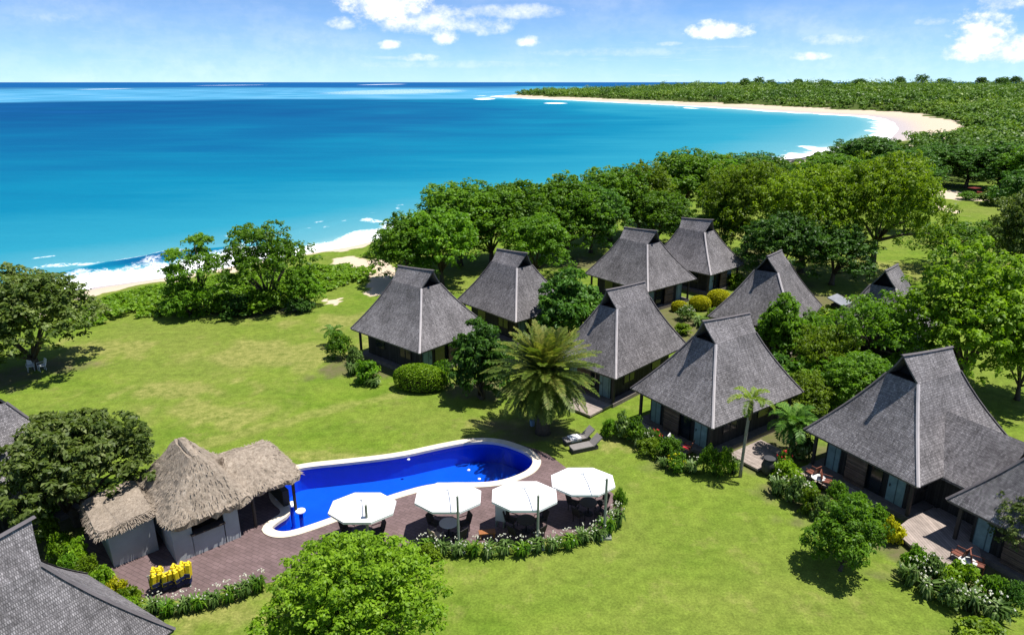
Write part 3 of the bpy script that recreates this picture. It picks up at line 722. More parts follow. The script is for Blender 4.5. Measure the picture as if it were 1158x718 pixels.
def thatch_roof(name, parent, hx, hy, z0, zt, rx, ry, off=(0, 0), rot=0.0, thick=.28, seed=1, tilt=(0, 0)):
    """shaggy hipped thatch: rounded eave rectangle hx,hy up to a small ridge rx,ry"""
    rng = np.random.default_rng(seed); nu, ns = 64, 14
    V = []
    def rect(an, ex, ey, p=9):
        c, s_ = math.cos(an), math.sin(an); k = (abs(c)**p+abs(s_)**p)**(-1/p); return ex*c*k, ey*s_*k
    rows = []
    for k in range(ns+1):
        s = k/ns
        rows.append((hx+(rx-hx)*s, hy+(ry-hy)*s, z0+(zt-z0)*(s**1.12)))
    rows = [(hx-.25, hy-.25, z0-thick*.6), (hx-.04, hy-.04, z0-thick)]+rows
    for k, (ex, ey, z) in enumerate(rows):
        for j in range(nu):
            an = 2*math.pi*(j+.5)/nu; x, y = rect(an, ex, ey)
            jit = .022 if k > 2 else .05
            q = 1+rng.normal(0, jit*.35)
            V.append((x*q, y*q, z+rng.normal(0, jit)+tilt[0]*x+tilt[1]*y))
    Fs = []
    for k in range(len(rows)-1):
        for j in range(nu): Fs.append((k*nu+j, k*nu+(j+1) % nu, (k+1)*nu+(j+1) % nu, (k+1)*nu+j))
    Fs.append(tuple(range((len(rows)-1)*nu, len(rows)*nu))); Fs.append(tuple(range(nu))[::-1])
    # loose straws along the eave and slopes
    for _ in range(700):
        s = rng.random()**2*.95; an = rng.random()*6.283; x, y = rect(an, hx+(rx-hx)*s, hy+(ry-hy)*s)
        z = z0+(zt-z0)*s**1.12+.02+tilt[0]*x+tilt[1]*y; d = Vector((x*.5, y*.5, -.75+.3*rng.random())).normalized(); l = .10+.16*rng.random()
        t = Vector((-y, x, 0)).normalized()*.025; p = Vector((x, y, z)); e = p+d*l+Vector((0, 0, .05)); o = len(V)
        V += [tuple(p-t), tuple(p+t), tuple(e+t*.4), tuple(e-t*.4)]; Fs.append((o, o+1, o+2, o+3))
    me = bpy.data.meshes.new(name); me.from_pydata(V, [], Fs); me.update()
    o = link(name, me, THATCH, parent); o.location = (off[0], off[1], 0); o.rotation_euler = (0, 0, rot); return o
A0 = at(200, 637); B0 = at(273, 607)                     # front wall foot of the bar
ud = (B0-A0).normalized(); byaw = math.atan2(ud.y, ud.x); vd = Vector((-ud.y, ud.x, 0)); LB = (B0-A0).length
bar = empty('pool_bar', A0, byaw, 'thatched pool bar with grey panel walls and dark serving hatch at the pool end', 'pool bar')
print('bar len', LB, math.degrees(byaw))
WALLG = mat('blue grey painted panels', (.36, .39, .41), .8, .2, .12, 1.2)
# main room: u 0..LB, v 0..D
D0 = 3.6
mb = MB()
mb.box((.45, .06, 1.1), (.9, .12, 2.2)); mb.box((LB-.35, .06, 1.1), (.7, .12, 2.2)); mb.box((LB/2+.05, .06, .62), (LB-1.6, .12, 1.24)); mb.box((LB/2+.05, .06, 2.08), (LB-1.6, .12, .24))
mb.box((.06, D0/2, 1.1), (.12, D0-.24, 2.2)); mb.box((LB/2, D0-.06, 1.1), (LB, .12, 2.2))
mb.build('wall', WALLG, bar)
MB().box((LB/2+.05, .02, 1.27), (LB-1.5, .45, .06)).build('serving_counter', FRAME, bar)
MB().box((LB/2, 1.9, .9), (LB-.5, .5, 1.7)).build('back_shelf', mat('dark bar shelving', (.035, .03, .028), .7, .2), bar)
th = thatch_roof('thatch_roof', bar, 2.2, 3.0, 2.15, 4.5, .28, 1.25, (1.9, 2.65), 0, seed=3)
MB().tube([(0, -1.2, 4.44), (0, -.5, 4.54), (0, .6, 4.54), (0, 1.2, 4.42)], [.13, .19, .19, .12], 8).build('ridge_bundle', THATCH, th)
MB().add([(.40, -.85, 3.95), (.40, -.25, 3.95), (.25, -.5, 4.44), (.68, -.95, 3.68), (.68, -.15, 3.68), (.48, -.5, 4.34)], [(0, 2, 1), (3, 4, 5), (0, 1, 4, 3), (1, 2, 5, 4), (2, 0, 3, 5)]).build('smoke_vent', VENTM, th)
# lean-to store at the left, open pool-side wing at the right
MB().box((-1.35, 3.1, .98), (2.0, 2.9, 1.96)).build('store_wall', WALLG, bar)
thatch_roof('store_roof', bar, 1.35, 1.85, 2.1, 2.38, 1.22, 1.72, (-1.55, 3.15), 0, seed=5, thick=.12, tilt=(.12, .02))
thatch_roof('wing_roof', bar, 2.0, 2.6, 2.2, 3.35, 1.25, .14, (LB+1.65, 2.5), 0, seed=7, thick=.2)
for (x, y) in ((LB+3.1, .35), (LB+3.2, 4.4), (LB+.9, .35)): MB().tube([(x, y, 0), (x, y, 2.25)], .09, 8).build('post', FRAME, bar)
MB().box((LB+2.9, 2.6, .5), (.35, 3.2, 1.0)).build('bar_counter', mat('dark bar front', (.03, .03, .032), .6, .3), bar)

# ------------------------------------------------------------------ foliage builders
def leaves_np(pos, nrm, L, W, rng, lv, fold=.18):
    """diamond leaves: positions, facing normals, sizes"""
    n = len(pos); nrm = nrm/np.linalg.norm(nrm, axis=1, keepdims=True)
    r = rng.normal(0, 1, (n, 3)); t = np.cross(nrm, r); t /= np.linalg.norm(t, axis=1, keepdims=True)+1e-9
    b = np.cross(nrm, t); L = np.asarray(L).reshape(-1, 1)*np.ones((n, 1)); W = np.asarray(W).reshape(-1, 1)*np.ones((n, 1))
    V = np.stack([pos-t*L*.5, pos+b*W*.5+nrm*L*fold, pos+t*L*.5-nrm*L*.1, pos-b*W*.5+nrm*L*fold*.6], 1).reshape(-1, 3)
    return V, np.arange(4*n).reshape(n, 4), lv
def clumps(rng, centres, cr, per, flat=.7):
    """leaf positions and normals round clump centres"""
    m = len(centres); c = np.repeat(centres, per, 0); d = rng.normal(0, 1, (m*per, 3)); d /= np.linalg.norm(d, axis=1, keepdims=True)
    d[:, 2] = np.where(rng.random(m*per) < .65, np.abs(d[:, 2]), d[:, 2])
    rr = cr[np.repeat(np.arange(m), per)] if hasattr(cr, '__len__') else cr
    p = c+d*np.array([1, 1, flat])*(np.asarray(rr).reshape(-1, 1) if hasattr(rr, '__len__') else rr)*(rng.random((m*per, 1))**.4)
    nrm = d+rng.normal(0, .45, d.shape)+np.array([0, 0, .80])
    return p, nrm
def crown_lobes(rng, R_, H_, k, base=0.0, spread=.62):
    out = []
    for i in range(k):
        an = i*2.399+rng.uniform(-.4, .4); q = math.sqrt((i+.5)/k)
        rad = R_*spread*q; z = base+H_*(.30+.44*(1-q**1.8)+rng.uniform(-.15, .15))
        s = R_*rng.uniform(.30, .46)*(1.12-.25*q)
        out.append((rad*math.cos(an), rad*math.sin(an), z, s, s, min(s*.8, H_*.34)))
    return np.array(out)
def crown_mesh(name, seed, R_=1.0, H_=1.0, lobes=12, nclump=220, per=30, leaf=.06, cr=.13, base=0.0, aspect=.55, inner=.25, extra=None, spread=.62, petals=0):
    rng = np.random.default_rng(seed)
    lb = crown_lobes(rng, R_, H_, lobes, base, spread) if extra is None else np.array(extra, float)
    w = lb[:, 3]**2; idx = rng.choice(len(lb), nclump, p=w/w.sum())
    d = rng.normal(0, 1, (nclump, 3)); d /= np.linalg.norm(d, axis=1, keepdims=True)
    lowm = d[:, 2] < -.15; d[lowm, 2] *= np.where(rng.random(lowm.sum()) < .6, -1, 1)
    rad = np.where(rng.random(nclump) < inner, rng.uniform(.3, .8, nclump), rng.uniform(.85, 1.08, nclump))
    cen = lb[idx, :3]+d*lb[idx, 3:6]*rad[:, None]
    p, nr = clumps(rng, cen, cr*R_*rng.uniform(.65, 1.35, nclump), per)
    lobv = rng.uniform(0, 1, len(lb))[idx]; clv = rng.uniform(0, 1, nclump)
    lv = np.clip(.28*np.repeat(lobv, per)+.30*np.repeat(clv, per)+.42*rng.random(nclump*per), 0, 1)
    sz = leaf*R_*rng.uniform(.65, 1.4, len(p))
    V, Qd, lv = leaves_np(p, nr, sz, sz*aspect, rng, lv)
    return np_mesh(name, V, Qd, {'lv': ('FACE', lv)}), lb
def trunk_mesh(name, seed, lb, H0, r0, nl=7, lean=0.0, multi=1):
    """tapered trunk with limbs reaching into the crown lobes"""
    rng = random.Random(seed); mb = MB()
    fork = H0
    for k in range(multi):
        ox, oy = (rng.uniform(-1, 1)*r0*1.6*(multi > 1), rng.uniform(-1, 1)*r0*1.6*(multi > 1))
        f = Vector((rng.uniform(-1, 1)*lean+ox*2, rng.uniform(-1, 1)*lean+oy*2, fork*rng.uniform(.85, 1.1)))
        mb.tube([(ox, oy, -.05), (ox*1.1+f.x*.15, oy*1.1+f.y*.1, f.z*.25), (f.x*.6, f.y*.7, f.z*.65), f], [r0*1.35, r0, r0*.85, r0*.75], 7)
        ids = list(range(len(lb))); rng.shuffle(ids)
        for i in ids[:nl]:
            c = Vector(lb[i][:3]); m = f.lerp(c, .5)+Vector((rng.uniform(-.1, .1), rng.uniform(-.1, .1), rng.uniform(-.02, .12)))*c.length*.4
            mb.tube([f-Vector((0, 0, r0*.6)), m, f.lerp(c, .95)], [r0*.5, r0*.3, r0*.1], 5)
    return mb.mesh(name, smooth=True)
TREES = {}
def tree_kind(key, seed, R_, H_, H0, r0, **kw):
    """unit-size kind: crown radius R_, total height H_, bare stem H0"""
    multi = kw.pop('multi', 1); lean = kw.pop('lean', .1); nl = kw.pop('nl', 8)
    cm, lb = crown_mesh('crown', seed, R_, H_-H0*.8, base=H0*.8, **kw)
    TREES[key] = (trunk_mesh('trunk', seed, lb, H0*1.05, r0, nl, lean, multi), cm, R_, H_)
def set_mat(o, m):
    if not o.data.materials: o.data.materials.append(m)
    o.material_slots[0].link = 'OBJECT'; o.material_slots[0].material = m
_tr = random.Random(77)
def tree(key, px, py, ytop, wpx, m, label, name='broadleaf_tree', cat='tree', group=None, bark=None, z=0.0, rz=None, fat=1.0):
    p = at(px, py, z); g = float(ground_h([(p.x, p.y)])[0])
    if abs(g-z) > .3: p = at(px, py, g)
    tm, cm, R_, H_ = TREES[key]
    h = rise(p, ytop); rad = wpx/2/F*proj(p)[2]*fat
    r = empty(name, p, _tr.uniform(0, 6.28) if rz is None else rz, label, cat, group, (rad/R_, rad/R_, h/H_))
    t = link('trunk', tm, None, r); set_mat(t, bark or BARK)
    c = link('crown', cm, None, r); set_mat(c, m)
    return r
# kinds (radius, height in metres before scaling)
tree_kind('broad', 1, 5, 9, 1.7, .28, lobes=24, nclump=760, per=26, leaf=.056, cr=.092)
tree_kind('broad2', 2, 5, 9, 1.5, .26, lobes=20, nclump=700, per=28, leaf=.056, cr=.10)
tree_kind('broad3', 3, 5.5, 8, 1.4, .26, lobes=26, nclump=780, per=26, leaf=.052, cr=.088, lean=.4)
tree_kind('rain', 4, 8, 9.5, 3.6, .36, lobes=30, nclump=950, per=26, leaf=.038, cr=.072, spread=.70, aspect=.5, lean=.3)
tree_kind('spread', 5, 5, 5, 2.0, .16, lobes=16, nclump=330, per=22, leaf=.050, cr=.095, spread=.75, multi=3, inner=.1)
tree_kind('big', 6, 5.5, 8.5, 1.8, .30, lobes=26, nclump=800, per=30, leaf=.046, cr=.075, inner=.2)
tree_kind('front', 7, 4.2, 5.0, .6, .22, lobes=30, nclump=1500, per=30, leaf=.036, cr=.062, inner=.2)
tree_kind('frangi', 8, 2.6, 3.8, .25, .16, lobes=20, nclump=560, per=20, leaf=.105, cr=.10, inner=.15, aspect=.42, multi=2)
tree_kind('dark', 9, 4.0, 5.0, 1.2, .22, lobes=22, nclump=900, per=24, leaf=.062, cr=.068, inner=.15, aspect=.45, multi=2)
tree_kind('airy', 10, 4.6, 7.5, .7, .2, lobes=22, nclump=420, per=22, leaf=.060, cr=.095, inner=.1, multi=2, spread=.78)
tree_kind('left', 11, 5, 9, .9, .28, lobes=28, nclump=900, per=24, leaf=.055, cr=.080, inner=.15, spread=.66)
tree_kind('small', 12, 2.0, 3.0, .35, .09, lobes=14, nclump=420, per=24, leaf=.085, cr=.11, inner=.15, aspect=.4)
# layered sea almond: flat tiers
tiers = []
rng = random.Random(3)
for k, (z, rr) in enumerate(((2.2, 2.9), (3.4, 2.5), (4.6, 1.8), (5.6, 1.0))):
    for j in range(6 if k < 3 else 3):
        an = j*1.047+k*.5+rng.uniform(-.25, .25); q = rr*rng.uniform(.55, .95); tiers.append((q*math.cos(an), q*math.sin(an), z+rng.uniform(-.2, .2), .85, .85, .26))
cm, lb = crown_mesh('crown', 13, 1, 1, nclump=230, per=20, leaf=.26, cr=.40, extra=tiers, inner=.2)
TREES['almond'] = (trunk_mesh('trunk', 13, lb, 1.6, .13, 18, .1), cm, 3.3, 6.2)

# ------------------------------------------------------------------ trees, nearest group first
T = tree
T('front', 408, 748, 632, 236, L_BRT, 'bright green rounded tree filling the bottom edge in front of the pool terrace')
T('dark', 98, 588, 480, 196, L_OLV, 'broad dark leathery-leaved tree behind the thatched bar', name='plumeria_tree')
T('small', 950, 645, 572, 90, L_MID, 'small round-headed tree on the lawn casting a dark shadow, before the big cottage', name='garden_tree', fat=1.05)
T('big', 1085, 446, 288, 190, L_BRT, 'big bright green tree behind the biggest cottage')
T('spread', 985, 428, 346, 140, L_MID, 'flat spreading tree with bare forked limbs, left of the big bright green tree')
T('frangi', 543, 449, 370, 84, L_DRK, 'dark glossy frangipani with white flowers beside the clipped lime hedge', name='frangipani')
T('frangi', 641, 392, 312, 90, L_DRK, 'dark round frangipani behind the date palm, between cottage roofs', name='frangipani', rz=1.0)
T('frangi', 878, 408, 340, 72, L_MID, 'dark round bush-like tree hiding the side of the narrow gabled cottage', name='frangipani', rz=2.0)
T('left', 42, 416, 294, 158, L_OLV, 'large ragged tree at the left edge of the lawn, sea showing through it')
T('left', -32, 430, 306, 130, L_OLV, 'tree cut off by the left edge, beside the large ragged tree')
T('airy', 306, 347, 249, 112, L_MID, 'open-crowned beach tree with a dark stem, tallest at the edge of the beach vines')
T('almond', 228, 352, 266, 84, L_MID, 'layered tree with flat tiers of branches against white surf', name='sea_almond')
T('small', 215, 358, 318, 62, L_MID, 'low bushy sapling under the layered tree', name='shore_shrub', cat='shrub')
T('small', 345, 346, 306, 50, L_MID, 'low bushy sapling at the right foot of the open-crowned beach tree', name='shore_shrub', cat='shrub')
G = 'shore woodland between the beach and the cottages'
wood = [('broad', 462, 322, 240, 84, L_MID, 'leftmost tree of the shore woodland, its crown reaching the beach'),
 ('broad3', 500, 322, 232, 96, L_MID, 'low full tree of the shore woodland above the roof nearest the lawn'),
 ('broad2', 520, 300, 203, 110, L_MID, 'tall tree of the shore woodland second from its sea end'),
 ('broad', 556, 300, 214, 96, L_MID, 'mid-green tree of the shore woodland behind the second roof'),
 ('broad3', 590, 296, 200, 110, L_MID, 'wide flat-topped tree of the shore woodland against blue water'),
 ('broad2', 606, 318, 240, 84, L_MID, 'lower tree of the shore woodland in front, left of the dark trunks'),
 ('broad', 640, 290, 196, 100, L_MID, 'tall tree of the shore woodland with a dark trunk over bare earth'),
 ('broad3', 668, 286, 206, 84, L_DRK, 'dark tree of the shore woodland with a stout trunk left of the first far roofs'),
 ('broad2', 690, 272, 186, 92, L_MID, 'tree of the shore woodland rising just left of the pair of far roofs'),
 ('broad', 722, 268, 182, 80, L_YEL, 'tree of the shore woodland directly above the left far roof'),
 ('broad3', 742, 278, 214, 84, L_MID, 'low tree of the shore woodland between the two far roofs'),
 ('broad2', 768, 254, 167, 92, L_MID, 'tallest pointed tree of the shore woodland against the turquoise bay'),
 ('broad', 806, 250, 173, 78, L_MID, 'tree of the shore woodland right of the tallest pointed one'),
 ('broad2', 842, 232, 171, 84, L_DRK, 'dark tree at the water side of the woodland, left of the surf'),
 ('broad3', 872, 232, 176, 60, L_DRK, 'small dark tree at the water side beside the white surf'),
 ('rain', 842, 292, 190, 130, L_YEL, 'olive yellow rain tree right of the farthest cottage'),
 ('broad2', 815, 290, 226, 60, L_DRK, 'small shaded tree beside the farthest cottage'),
 ('rain', 905, 308, 196, 140, L_YEL, 'olive yellow rain tree behind the narrow gabled cottage'),
 ('broad3', 880, 322, 236, 100, L_DRK, 'shaded dark tree just behind the narrow gabled cottage'),
 ('rain', 985, 312, 184, 150, L_YEL, 'largest rain tree with a bare dark trunk on sunlit grass'),
 ('broad', 940, 322, 250, 90, L_DRK, 'shaded tree left of the bare dark trunk'),
 ('broad2', 975, 214, 153, 92, L_DRK, 'dark tree at the near end of the curved beach'),
 ('broad3', 940, 226, 172, 84, L_MID, 'mid-green tree just right of the white surf'),
 ('broad', 1015, 232, 168, 84, L_DRK, 'dark tree left of the bare sandy clearing'),
 ('broad3', 1022, 262, 206, 50, L_MID, 'tree on the near edge of the sandy clearing, left side'),
 ('spread', 1072, 304, 254, 112, L_MID, 'spreading green tree on the sunlit grass above the big bright tree'),
 ('spread', 1122, 296, 258, 64, L_YEL, 'thin spreading tree right of the sandy clearing'),
 ('broad', 1148, 328, 206, 84, L_OLV, 'grey-green tree with a tall bare trunk at the right edge'),
 ('broad2', 1160, 264, 190, 80, L_DRK, 'dark tree cut by the right edge below the far bush'),
 ('broad3', 1052, 208, 160, 80, L_DRK, 'dark tree behind the sandy clearing, left one'),
 ('broad2', 1092, 212, 164, 76, L_DRK, 'dark tree behind the sandy clearing, middle one'),
 ('broad', 1128, 216, 160, 90, L_DRK, 'dark tree behind the sandy clearing, rightmost one'),
 ('broad3', 1168, 222, 158, 90, L_MID, 'green tree behind the sandy clearing at the right edge'),
 ('broad', 910, 392, 352, 64, L_MID, 'leafy tree filling the gap right of the dark round bush'),
 ('spread', 930, 432, 376, 90, L_YEL, 'low yellow-green tree between the two large front cottages'),
 ('broad3', 965, 466, 398, 90, L_MID, 'leafy tree just behind the left eave of the biggest cottage'),
 ('broad2', 1150, 452, 360, 90, L_BRT, 'bright tree at the right edge behind the biggest cottage ridge'),
 ('broad', 905, 470, 420, 60, L_YEL, 'small yellow-green tree behind the small bushy palm'),
 ('broad2', 1146, 640, 556, 76, L_OLV, 'dull green tree at the right edge before the cut-off cottage')]
for w in wood: T(*w, group=G if w[2] < 330 else None, fat=1.0 if w[0] in ('rain', 'spread') else 1.14)
# bare pole-like skyline trees on the far rise
G2 = 'trees on the far skyline'
sk = [(842, 8, 14, 'leftmost dark tree on the far skyline'), (858, 7, 16, 'dark tree on the far skyline second from the left'), (872, 6, 14, 'low dark tree in the left cluster of the far skyline'),
      (903, 7, 14, 'dark tree left of the middle of the far skyline'), (933, 6, 22, 'wide dark tree on the middle of the far skyline'), (972, 6, 18, 'dark tree right of the middle of the far skyline'),
      (1018, 8, 14, 'tall narrow dark tree on the far skyline'), (1042, 8, 18, 'dark tree on the far skyline beside the tall narrow one'), (1068, 6, 24, 'low wide tree on the right of the far skyline'),
      (1110, 8, 14, 'separate round tree near the right end of the far skyline'), (1134, 9, 20, 'biggest dark tree at the right end of the far skyline'), (1148, 8, 14, 'rightmost dark tree on the far skyline')]
for i, (px, hp, wp, lab) in enumerate(sk):
    D = 1080.0+((i*137) % 160); x = (px-PW/2)/F*(D*math.cos(PITCH)+CH*0); gz = float(ground_h([(x, D)])[0])+1.0
    h = (hp+4)/F*D; tm, cm, R_, H_ = TREES[('broad', 'spread', 'airy', 'broad2', 'left', 'rain')[i % 6]]; rad = wp/2/F*D
    r = empty('skyline_tree', (x, D, gz), _tr.uniform(0, 6), lab, 'tree', G2, (rad/R_, rad/R_, h/H_))
    set_mat(link('trunk', tm, None, r), BARK); set_mat(link('crown', cm, None, r), L_DRK)

# ------------------------------------------------------------------ far woodland, beach vines (uncountable)
def far_wood():
    rng = np.random.default_rng(21); VV, QQ, LV = [], [], []; base = 0
    for (r0, r1, n, per, leaf, cr) in ((175, 330, 900, 130, .85, 3.6), (330, 650, 4200, 60, 1.35, 4.2), (650, 1500, 13000, 40, 1.9, 5.2)):
        rad = np.sqrt(rng.uniform(r0*r0, r1*r1, n*3)); th = np.radians(rng.uniform(-6, 58, n*3))
        C = np.stack([rad*np.sin(th), rad*np.cos(th)], 1); sd_ = sdist(C); bw_ = beach_w(C)
        ok = sd_ > bw_+2.5
        c0 = at(1065, 221).to_2d(); ok &= np.hypot((C[:, 0]-c0.x)/26, (C[:, 1]-c0.y)/22) > 1
        c1 = at(1050, 166).to_2d(); ok &= np.hypot((C[:, 0]-c1.x)/40, (C[:, 1]-c1.y)/14) > 1
        C = C[ok][:n]; sd_ = sd_[ok][:n]; m = len(C); g = ground_h(C, sd_)
        s = (.45+1.0*rng.random(m)**1.6)*cr*(.55+.45*sst(sd_, 12, 60))*(1+.35*wob(C, 70)); hh_ = s*rng.uniform(.75, 1.25, m)
        k = 5
        lob = np.repeat(np.concatenate([C, g[:, None]], 1), k, 0); lob[:, :2] += rng.normal(0, .42, (m*k, 2))*np.repeat(s, k)[:, None]
        lob[:, 2] += np.repeat(hh_, k)*rng.uniform(.55, 1.15, m*k)
        p, nr = clumps(rng, lob, np.repeat(s, k)*.55, per//k, .75)
        tone = np.clip(.5+.40*wob(C, 45)+.40*wob(C, 170), 0, 1)
        lv = np.clip(.22*np.repeat(rng.random(m), k*(per//k))+.33*rng.random(len(p))+.45*np.repeat(tone, k*(per//k)), 0, 1)
        sz = leaf*rng.uniform(.7, 1.4, len(p)); V, Qd, _ = leaves_np(p, nr, sz, sz*.75, rng, lv)
        VV.append(V); QQ.append(Qd+base); LV.append(lv); base += len(V)
    me = np_mesh('far_woodland', np.concatenate(VV), np.concatenate(QQ), {'lv': ('FACE', np.concatenate(LV))})
    tag(link('far_woodland', me, L_FOR), 'dense green bush covering the far headland and bay shore', 'woodland', kind='stuff')
far_wood()
def ground_cover(name, poly_px, dens, h, leaf, m, label, cat, seed=4, ragged=.6):
    rng = np.random.default_rng(seed); poly = [tuple(at(x, y).to_2d()) for x, y in poly_px]; A = np.array(poly)
    lo, hi = A.min(0), A.max(0); n = int(dens*np.prod(hi-lo)); C = rng.uniform(lo, hi, (n, 2))
    dd = seg_dist(C, poly, True); C2 = C[inside(C, poly) & (dd+ragged*wob(C, 3) > .25)]
    hb = h*(.45+.55*sst(seg_dist(C2, poly, True), 0, 1.6))*(1+.5*wob(C2, 4))
    per = 9; cen = np.concatenate([C2, (ground_h(C2)+hb*.6)[:, None]], 1)
    p, nr = clumps(rng, cen, .32+.0*hb, per, .7); p[:, 2] = np.maximum(p[:, 2], np.repeat(ground_h(C2), per)+.03)
    lv = np.clip(.5*np.repeat(rng.random(len(C2)), per)+.5*rng.random(len(p)), 0, 1); sz = leaf*rng.uniform(.7, 1.4, len(p))
    V, Qd, _ = leaves_np(p, nr, sz, sz*.75, rng, lv)
    return tag(link(name, np_mesh(name, V, Qd, {'lv': ('FACE', lv)}), m), label, cat, kind='stuff')
ground_cover('beach_vines', [(60, 372), (95, 350), (118, 338), (187, 324), (242, 316), (300, 309), (345, 303), (400, 301), (428, 305), (424, 314), (400, 323), (362, 332), (330, 342), (280, 353), (215, 360), (150, 361), (92, 372)],
             9, .75, .30, L_VIN, 'bright green creeping vines between the lawn and white surf', 'ground cover')
ground_cover('beach_scrub', [(408, 292), (430, 282), (470, 282), (480, 312), (452, 318), (446, 298)], 9, .8, .3, L_VIN, 'scrub beside the sandy path at the beach end', 'ground cover', 6)

# ------------------------------------------------------------------ palms
def fronds_mesh(name, seed, nf, L0, nl, lw, ll, el_rng, droop, sym=False, width=1.0, stiff=.0):
    """crown of feather fronds: arching midribs with many leaflets; base at the origin"""
    rng = np.random.default_rng(seed); VV, LV, QQ = [], [], []; nv = 0
    def add(q, lv):
        nonlocal nv
        VV.append(q); LV.append(lv); QQ.append((nv, nv+1, nv+2, nv+3)); nv += 4
    for i in range(nf):
        f = (i+.5)/nf; az = i*2.39996+rng.uniform(-.2, .2); el = el_rng[0]+(el_rng[1]-el_rng[0])*f+rng.uniform(-.08, .08)
        L = L0*rng.uniform(.85, 1.1)*(.8+.2*(1-abs(2*f-1))); tone = np.clip(.25+.5*(1-f)+rng.uniform(-.2, .25), 0, 1)
        pts = []; p = np.zeros(3); e = el; n = 13
        for k in range(n+1):
            pts.append(p.copy()); s = k/n
            p = p+np.array([math.cos(e)*math.cos(az), math.cos(e)*math.sin(az), math.sin(e)])*L/n
            e -= (droop*(.35+1.3*s))/n*(1.0+.5*math.cos(el))
        side = np.array([-math.sin(az), math.cos(az), 0])
        for k in range(n):
            a, b = pts[k], pts[k+1]; w = .035*lw*8*(1-k/n)+.008
            add([a-side*w, a+side*w, b+side*w*.9, b-side*w*.9], min(1, tone+.15))
        for k in range(nl):
            s = .10+.90*(k+.5)/nl; x = s*n; j = min(int(x), n-1); q = pts[j]+(pts[j+1]-pts[j])*(x-j); t = pts[j+1]-pts[j]; t = t/np.linalg.norm(t)
            up = np.cross(t, side); up = up*np.sign(up[2] if abs(up[2]) > 1e-6 else 1)
            l = ll*width*(math.sin(math.pi*min(1, .12+.86*s))**.6)*rng.uniform(.85, 1.15)
            for sg in (-1, 1):
                d = side*sg*.80+t*.62+up*(.16+stiff)+rng.normal(0, .07, 3); d /= np.linalg.norm(d); e2 = q+d*l-np.array([0, 0, l*.12]); m = q+d*l*.5+np.array([0, 0, l*.03])
                wv = np.cross(d, up); wv = wv/np.linalg.norm(wv)*lw
                add([q, m+wv, e2, m-wv], float(np.clip(tone+rng.uniform(-.25, .2), 0, 1)))
    V = np.concatenate([np.asarray(v, np.float32).reshape(-1, 3) for v in VV])
    return np_mesh(name, V, np.array(QQ), {'lv': ('FACE', np.array(LV))})
def palm(name, px, py, ytop_base, th, tr, fm, m, label, lean=(0, 0), extra=None):
    p = at(px, py); r = empty(name, p, 0, label, 'palm')
    h = rise(p, ytop_base) if ytop_base else th
    mb = MB(); pts = [Vector((lean[0]*s*s, lean[1]*s*s, h*s-.05)) for s in np.linspace(0, 1, 9)]
    mb.tube(pts, [tr*(1.35 if i == 0 else 1+.06*(i % 2)) for i in range(9)], 10); mb.build('trunk', BARK_P if extra != 'rough' else BARK, r, smooth=True)
    c = link('crown', fm, None, r); c.location = (lean[0], lean[1], h-.05); set_mat(c, m)
    return r, h
fm = fronds_mesh('crown', 31, 170, 3.9, 42, .042, .60, (1.45, -1.2), .5)
r, h = palm('date_palm', 614, 489, 420, 0, .42, fm, L_PLM, 'large feathery date palm on the lawn by the round end of the pool', extra='rough')
fm = fronds_mesh('crown', 32, 9, 1.5, 22, .035, .42, (1.15, -.1), 1.25, stiff=.1)
r, h = palm('slender_palm', 837, 539, 452, 0, .085, fm, L_PLB, 'slender lone palm with a thin pale trunk before the large middle cottage', lean=(.12, 0))
MB().tube([(.12, 0, h-1.25), (.12, 0, h-.7), (.12, 0, h-.05)], [.10, .17, .10], 8).build('crownshaft', mat('brown crownshaft', (.10, .075, .04), .6), r, smooth=True)
fm = fronds_mesh('crown', 33, 30, 1.9, 24, .040, .5, (1.3, -.35), 1.3)
palm('bushy_palm', 893, 515, 478, 0, .12, fm, L_DRK, 'small bushy dark palm between the two large front cottages')
fm = fronds_mesh('crown', 34, 12, 1.2, 16, .045, .4, (.9, -.2), 1.0)
palm('young_palm', 378, 391, 374, 0, .08, fm, L_DRK, 'young dark palm at the far left corner of the lawn-edge cottage')

# ------------------------------------------------------------------ shrubs, hedges, flower beds
def shrub_kind(seed, petals=0, **kw):
    a = dict(lobes=9, nclump=150, per=16, leaf=.15, cr=.19, inner=.2, base=-.12, aspect=.5); a.update(kw)
    return crown_mesh('foliage', seed, 1, 1.15, **a)[0]
SHR = [shrub_kind(41), shrub_kind(42, leaf=.13), shrub_kind(43, nclump=110, leaf=.20, cr=.22)]
def lily_kind(seed, nb=90):
    """clump of arching strap leaves, unit radius"""
    rng = np.random.default_rng(seed); V, Q_, LV = [], [], []
    for i in range(nb):
        az = rng.uniform(0, 6.283); r0 = rng.uniform(0, .45); b = np.array([r0*math.cos(az*1.7), r0*math.sin(az*1.7), 0]); L = rng.uniform(.7, 1.1); el = rng.uniform(.7, 1.4)
        d = np.array([math.cos(az), math.sin(az), 0]); sd_ = np.array([-d[1], d[0], 0]); w = .055; lv = rng.random()*.9
        p0 = b; p1 = b+d*L*.45*math.cos(el)+np.array([0, 0, L*.62*math.sin(el)]); p2 = p1+d*L*.42+np.array([0, 0, L*.10]); p3 = p2+d*L*.22-np.array([0, 0, L*.22])
        for (a, c, wa, wb) in ((p0, p1, w*.7, w), (p1, p2, w, w*.8), (p2, p3, w*.8, w*.1)):
            o = len(V); V += [a-sd_*wa, a+sd_*wa, c+sd_*wb, c-sd_*wb]; Q_.append((o, o+1, o+2, o+3)); LV.append(lv)
    return np_mesh('foliage', np.array(V), np.array(Q_), {'lv': ('FACE', np.array(LV))})
LILY = [lily_kind(51), lily_kind(52), lily_kind(53)]
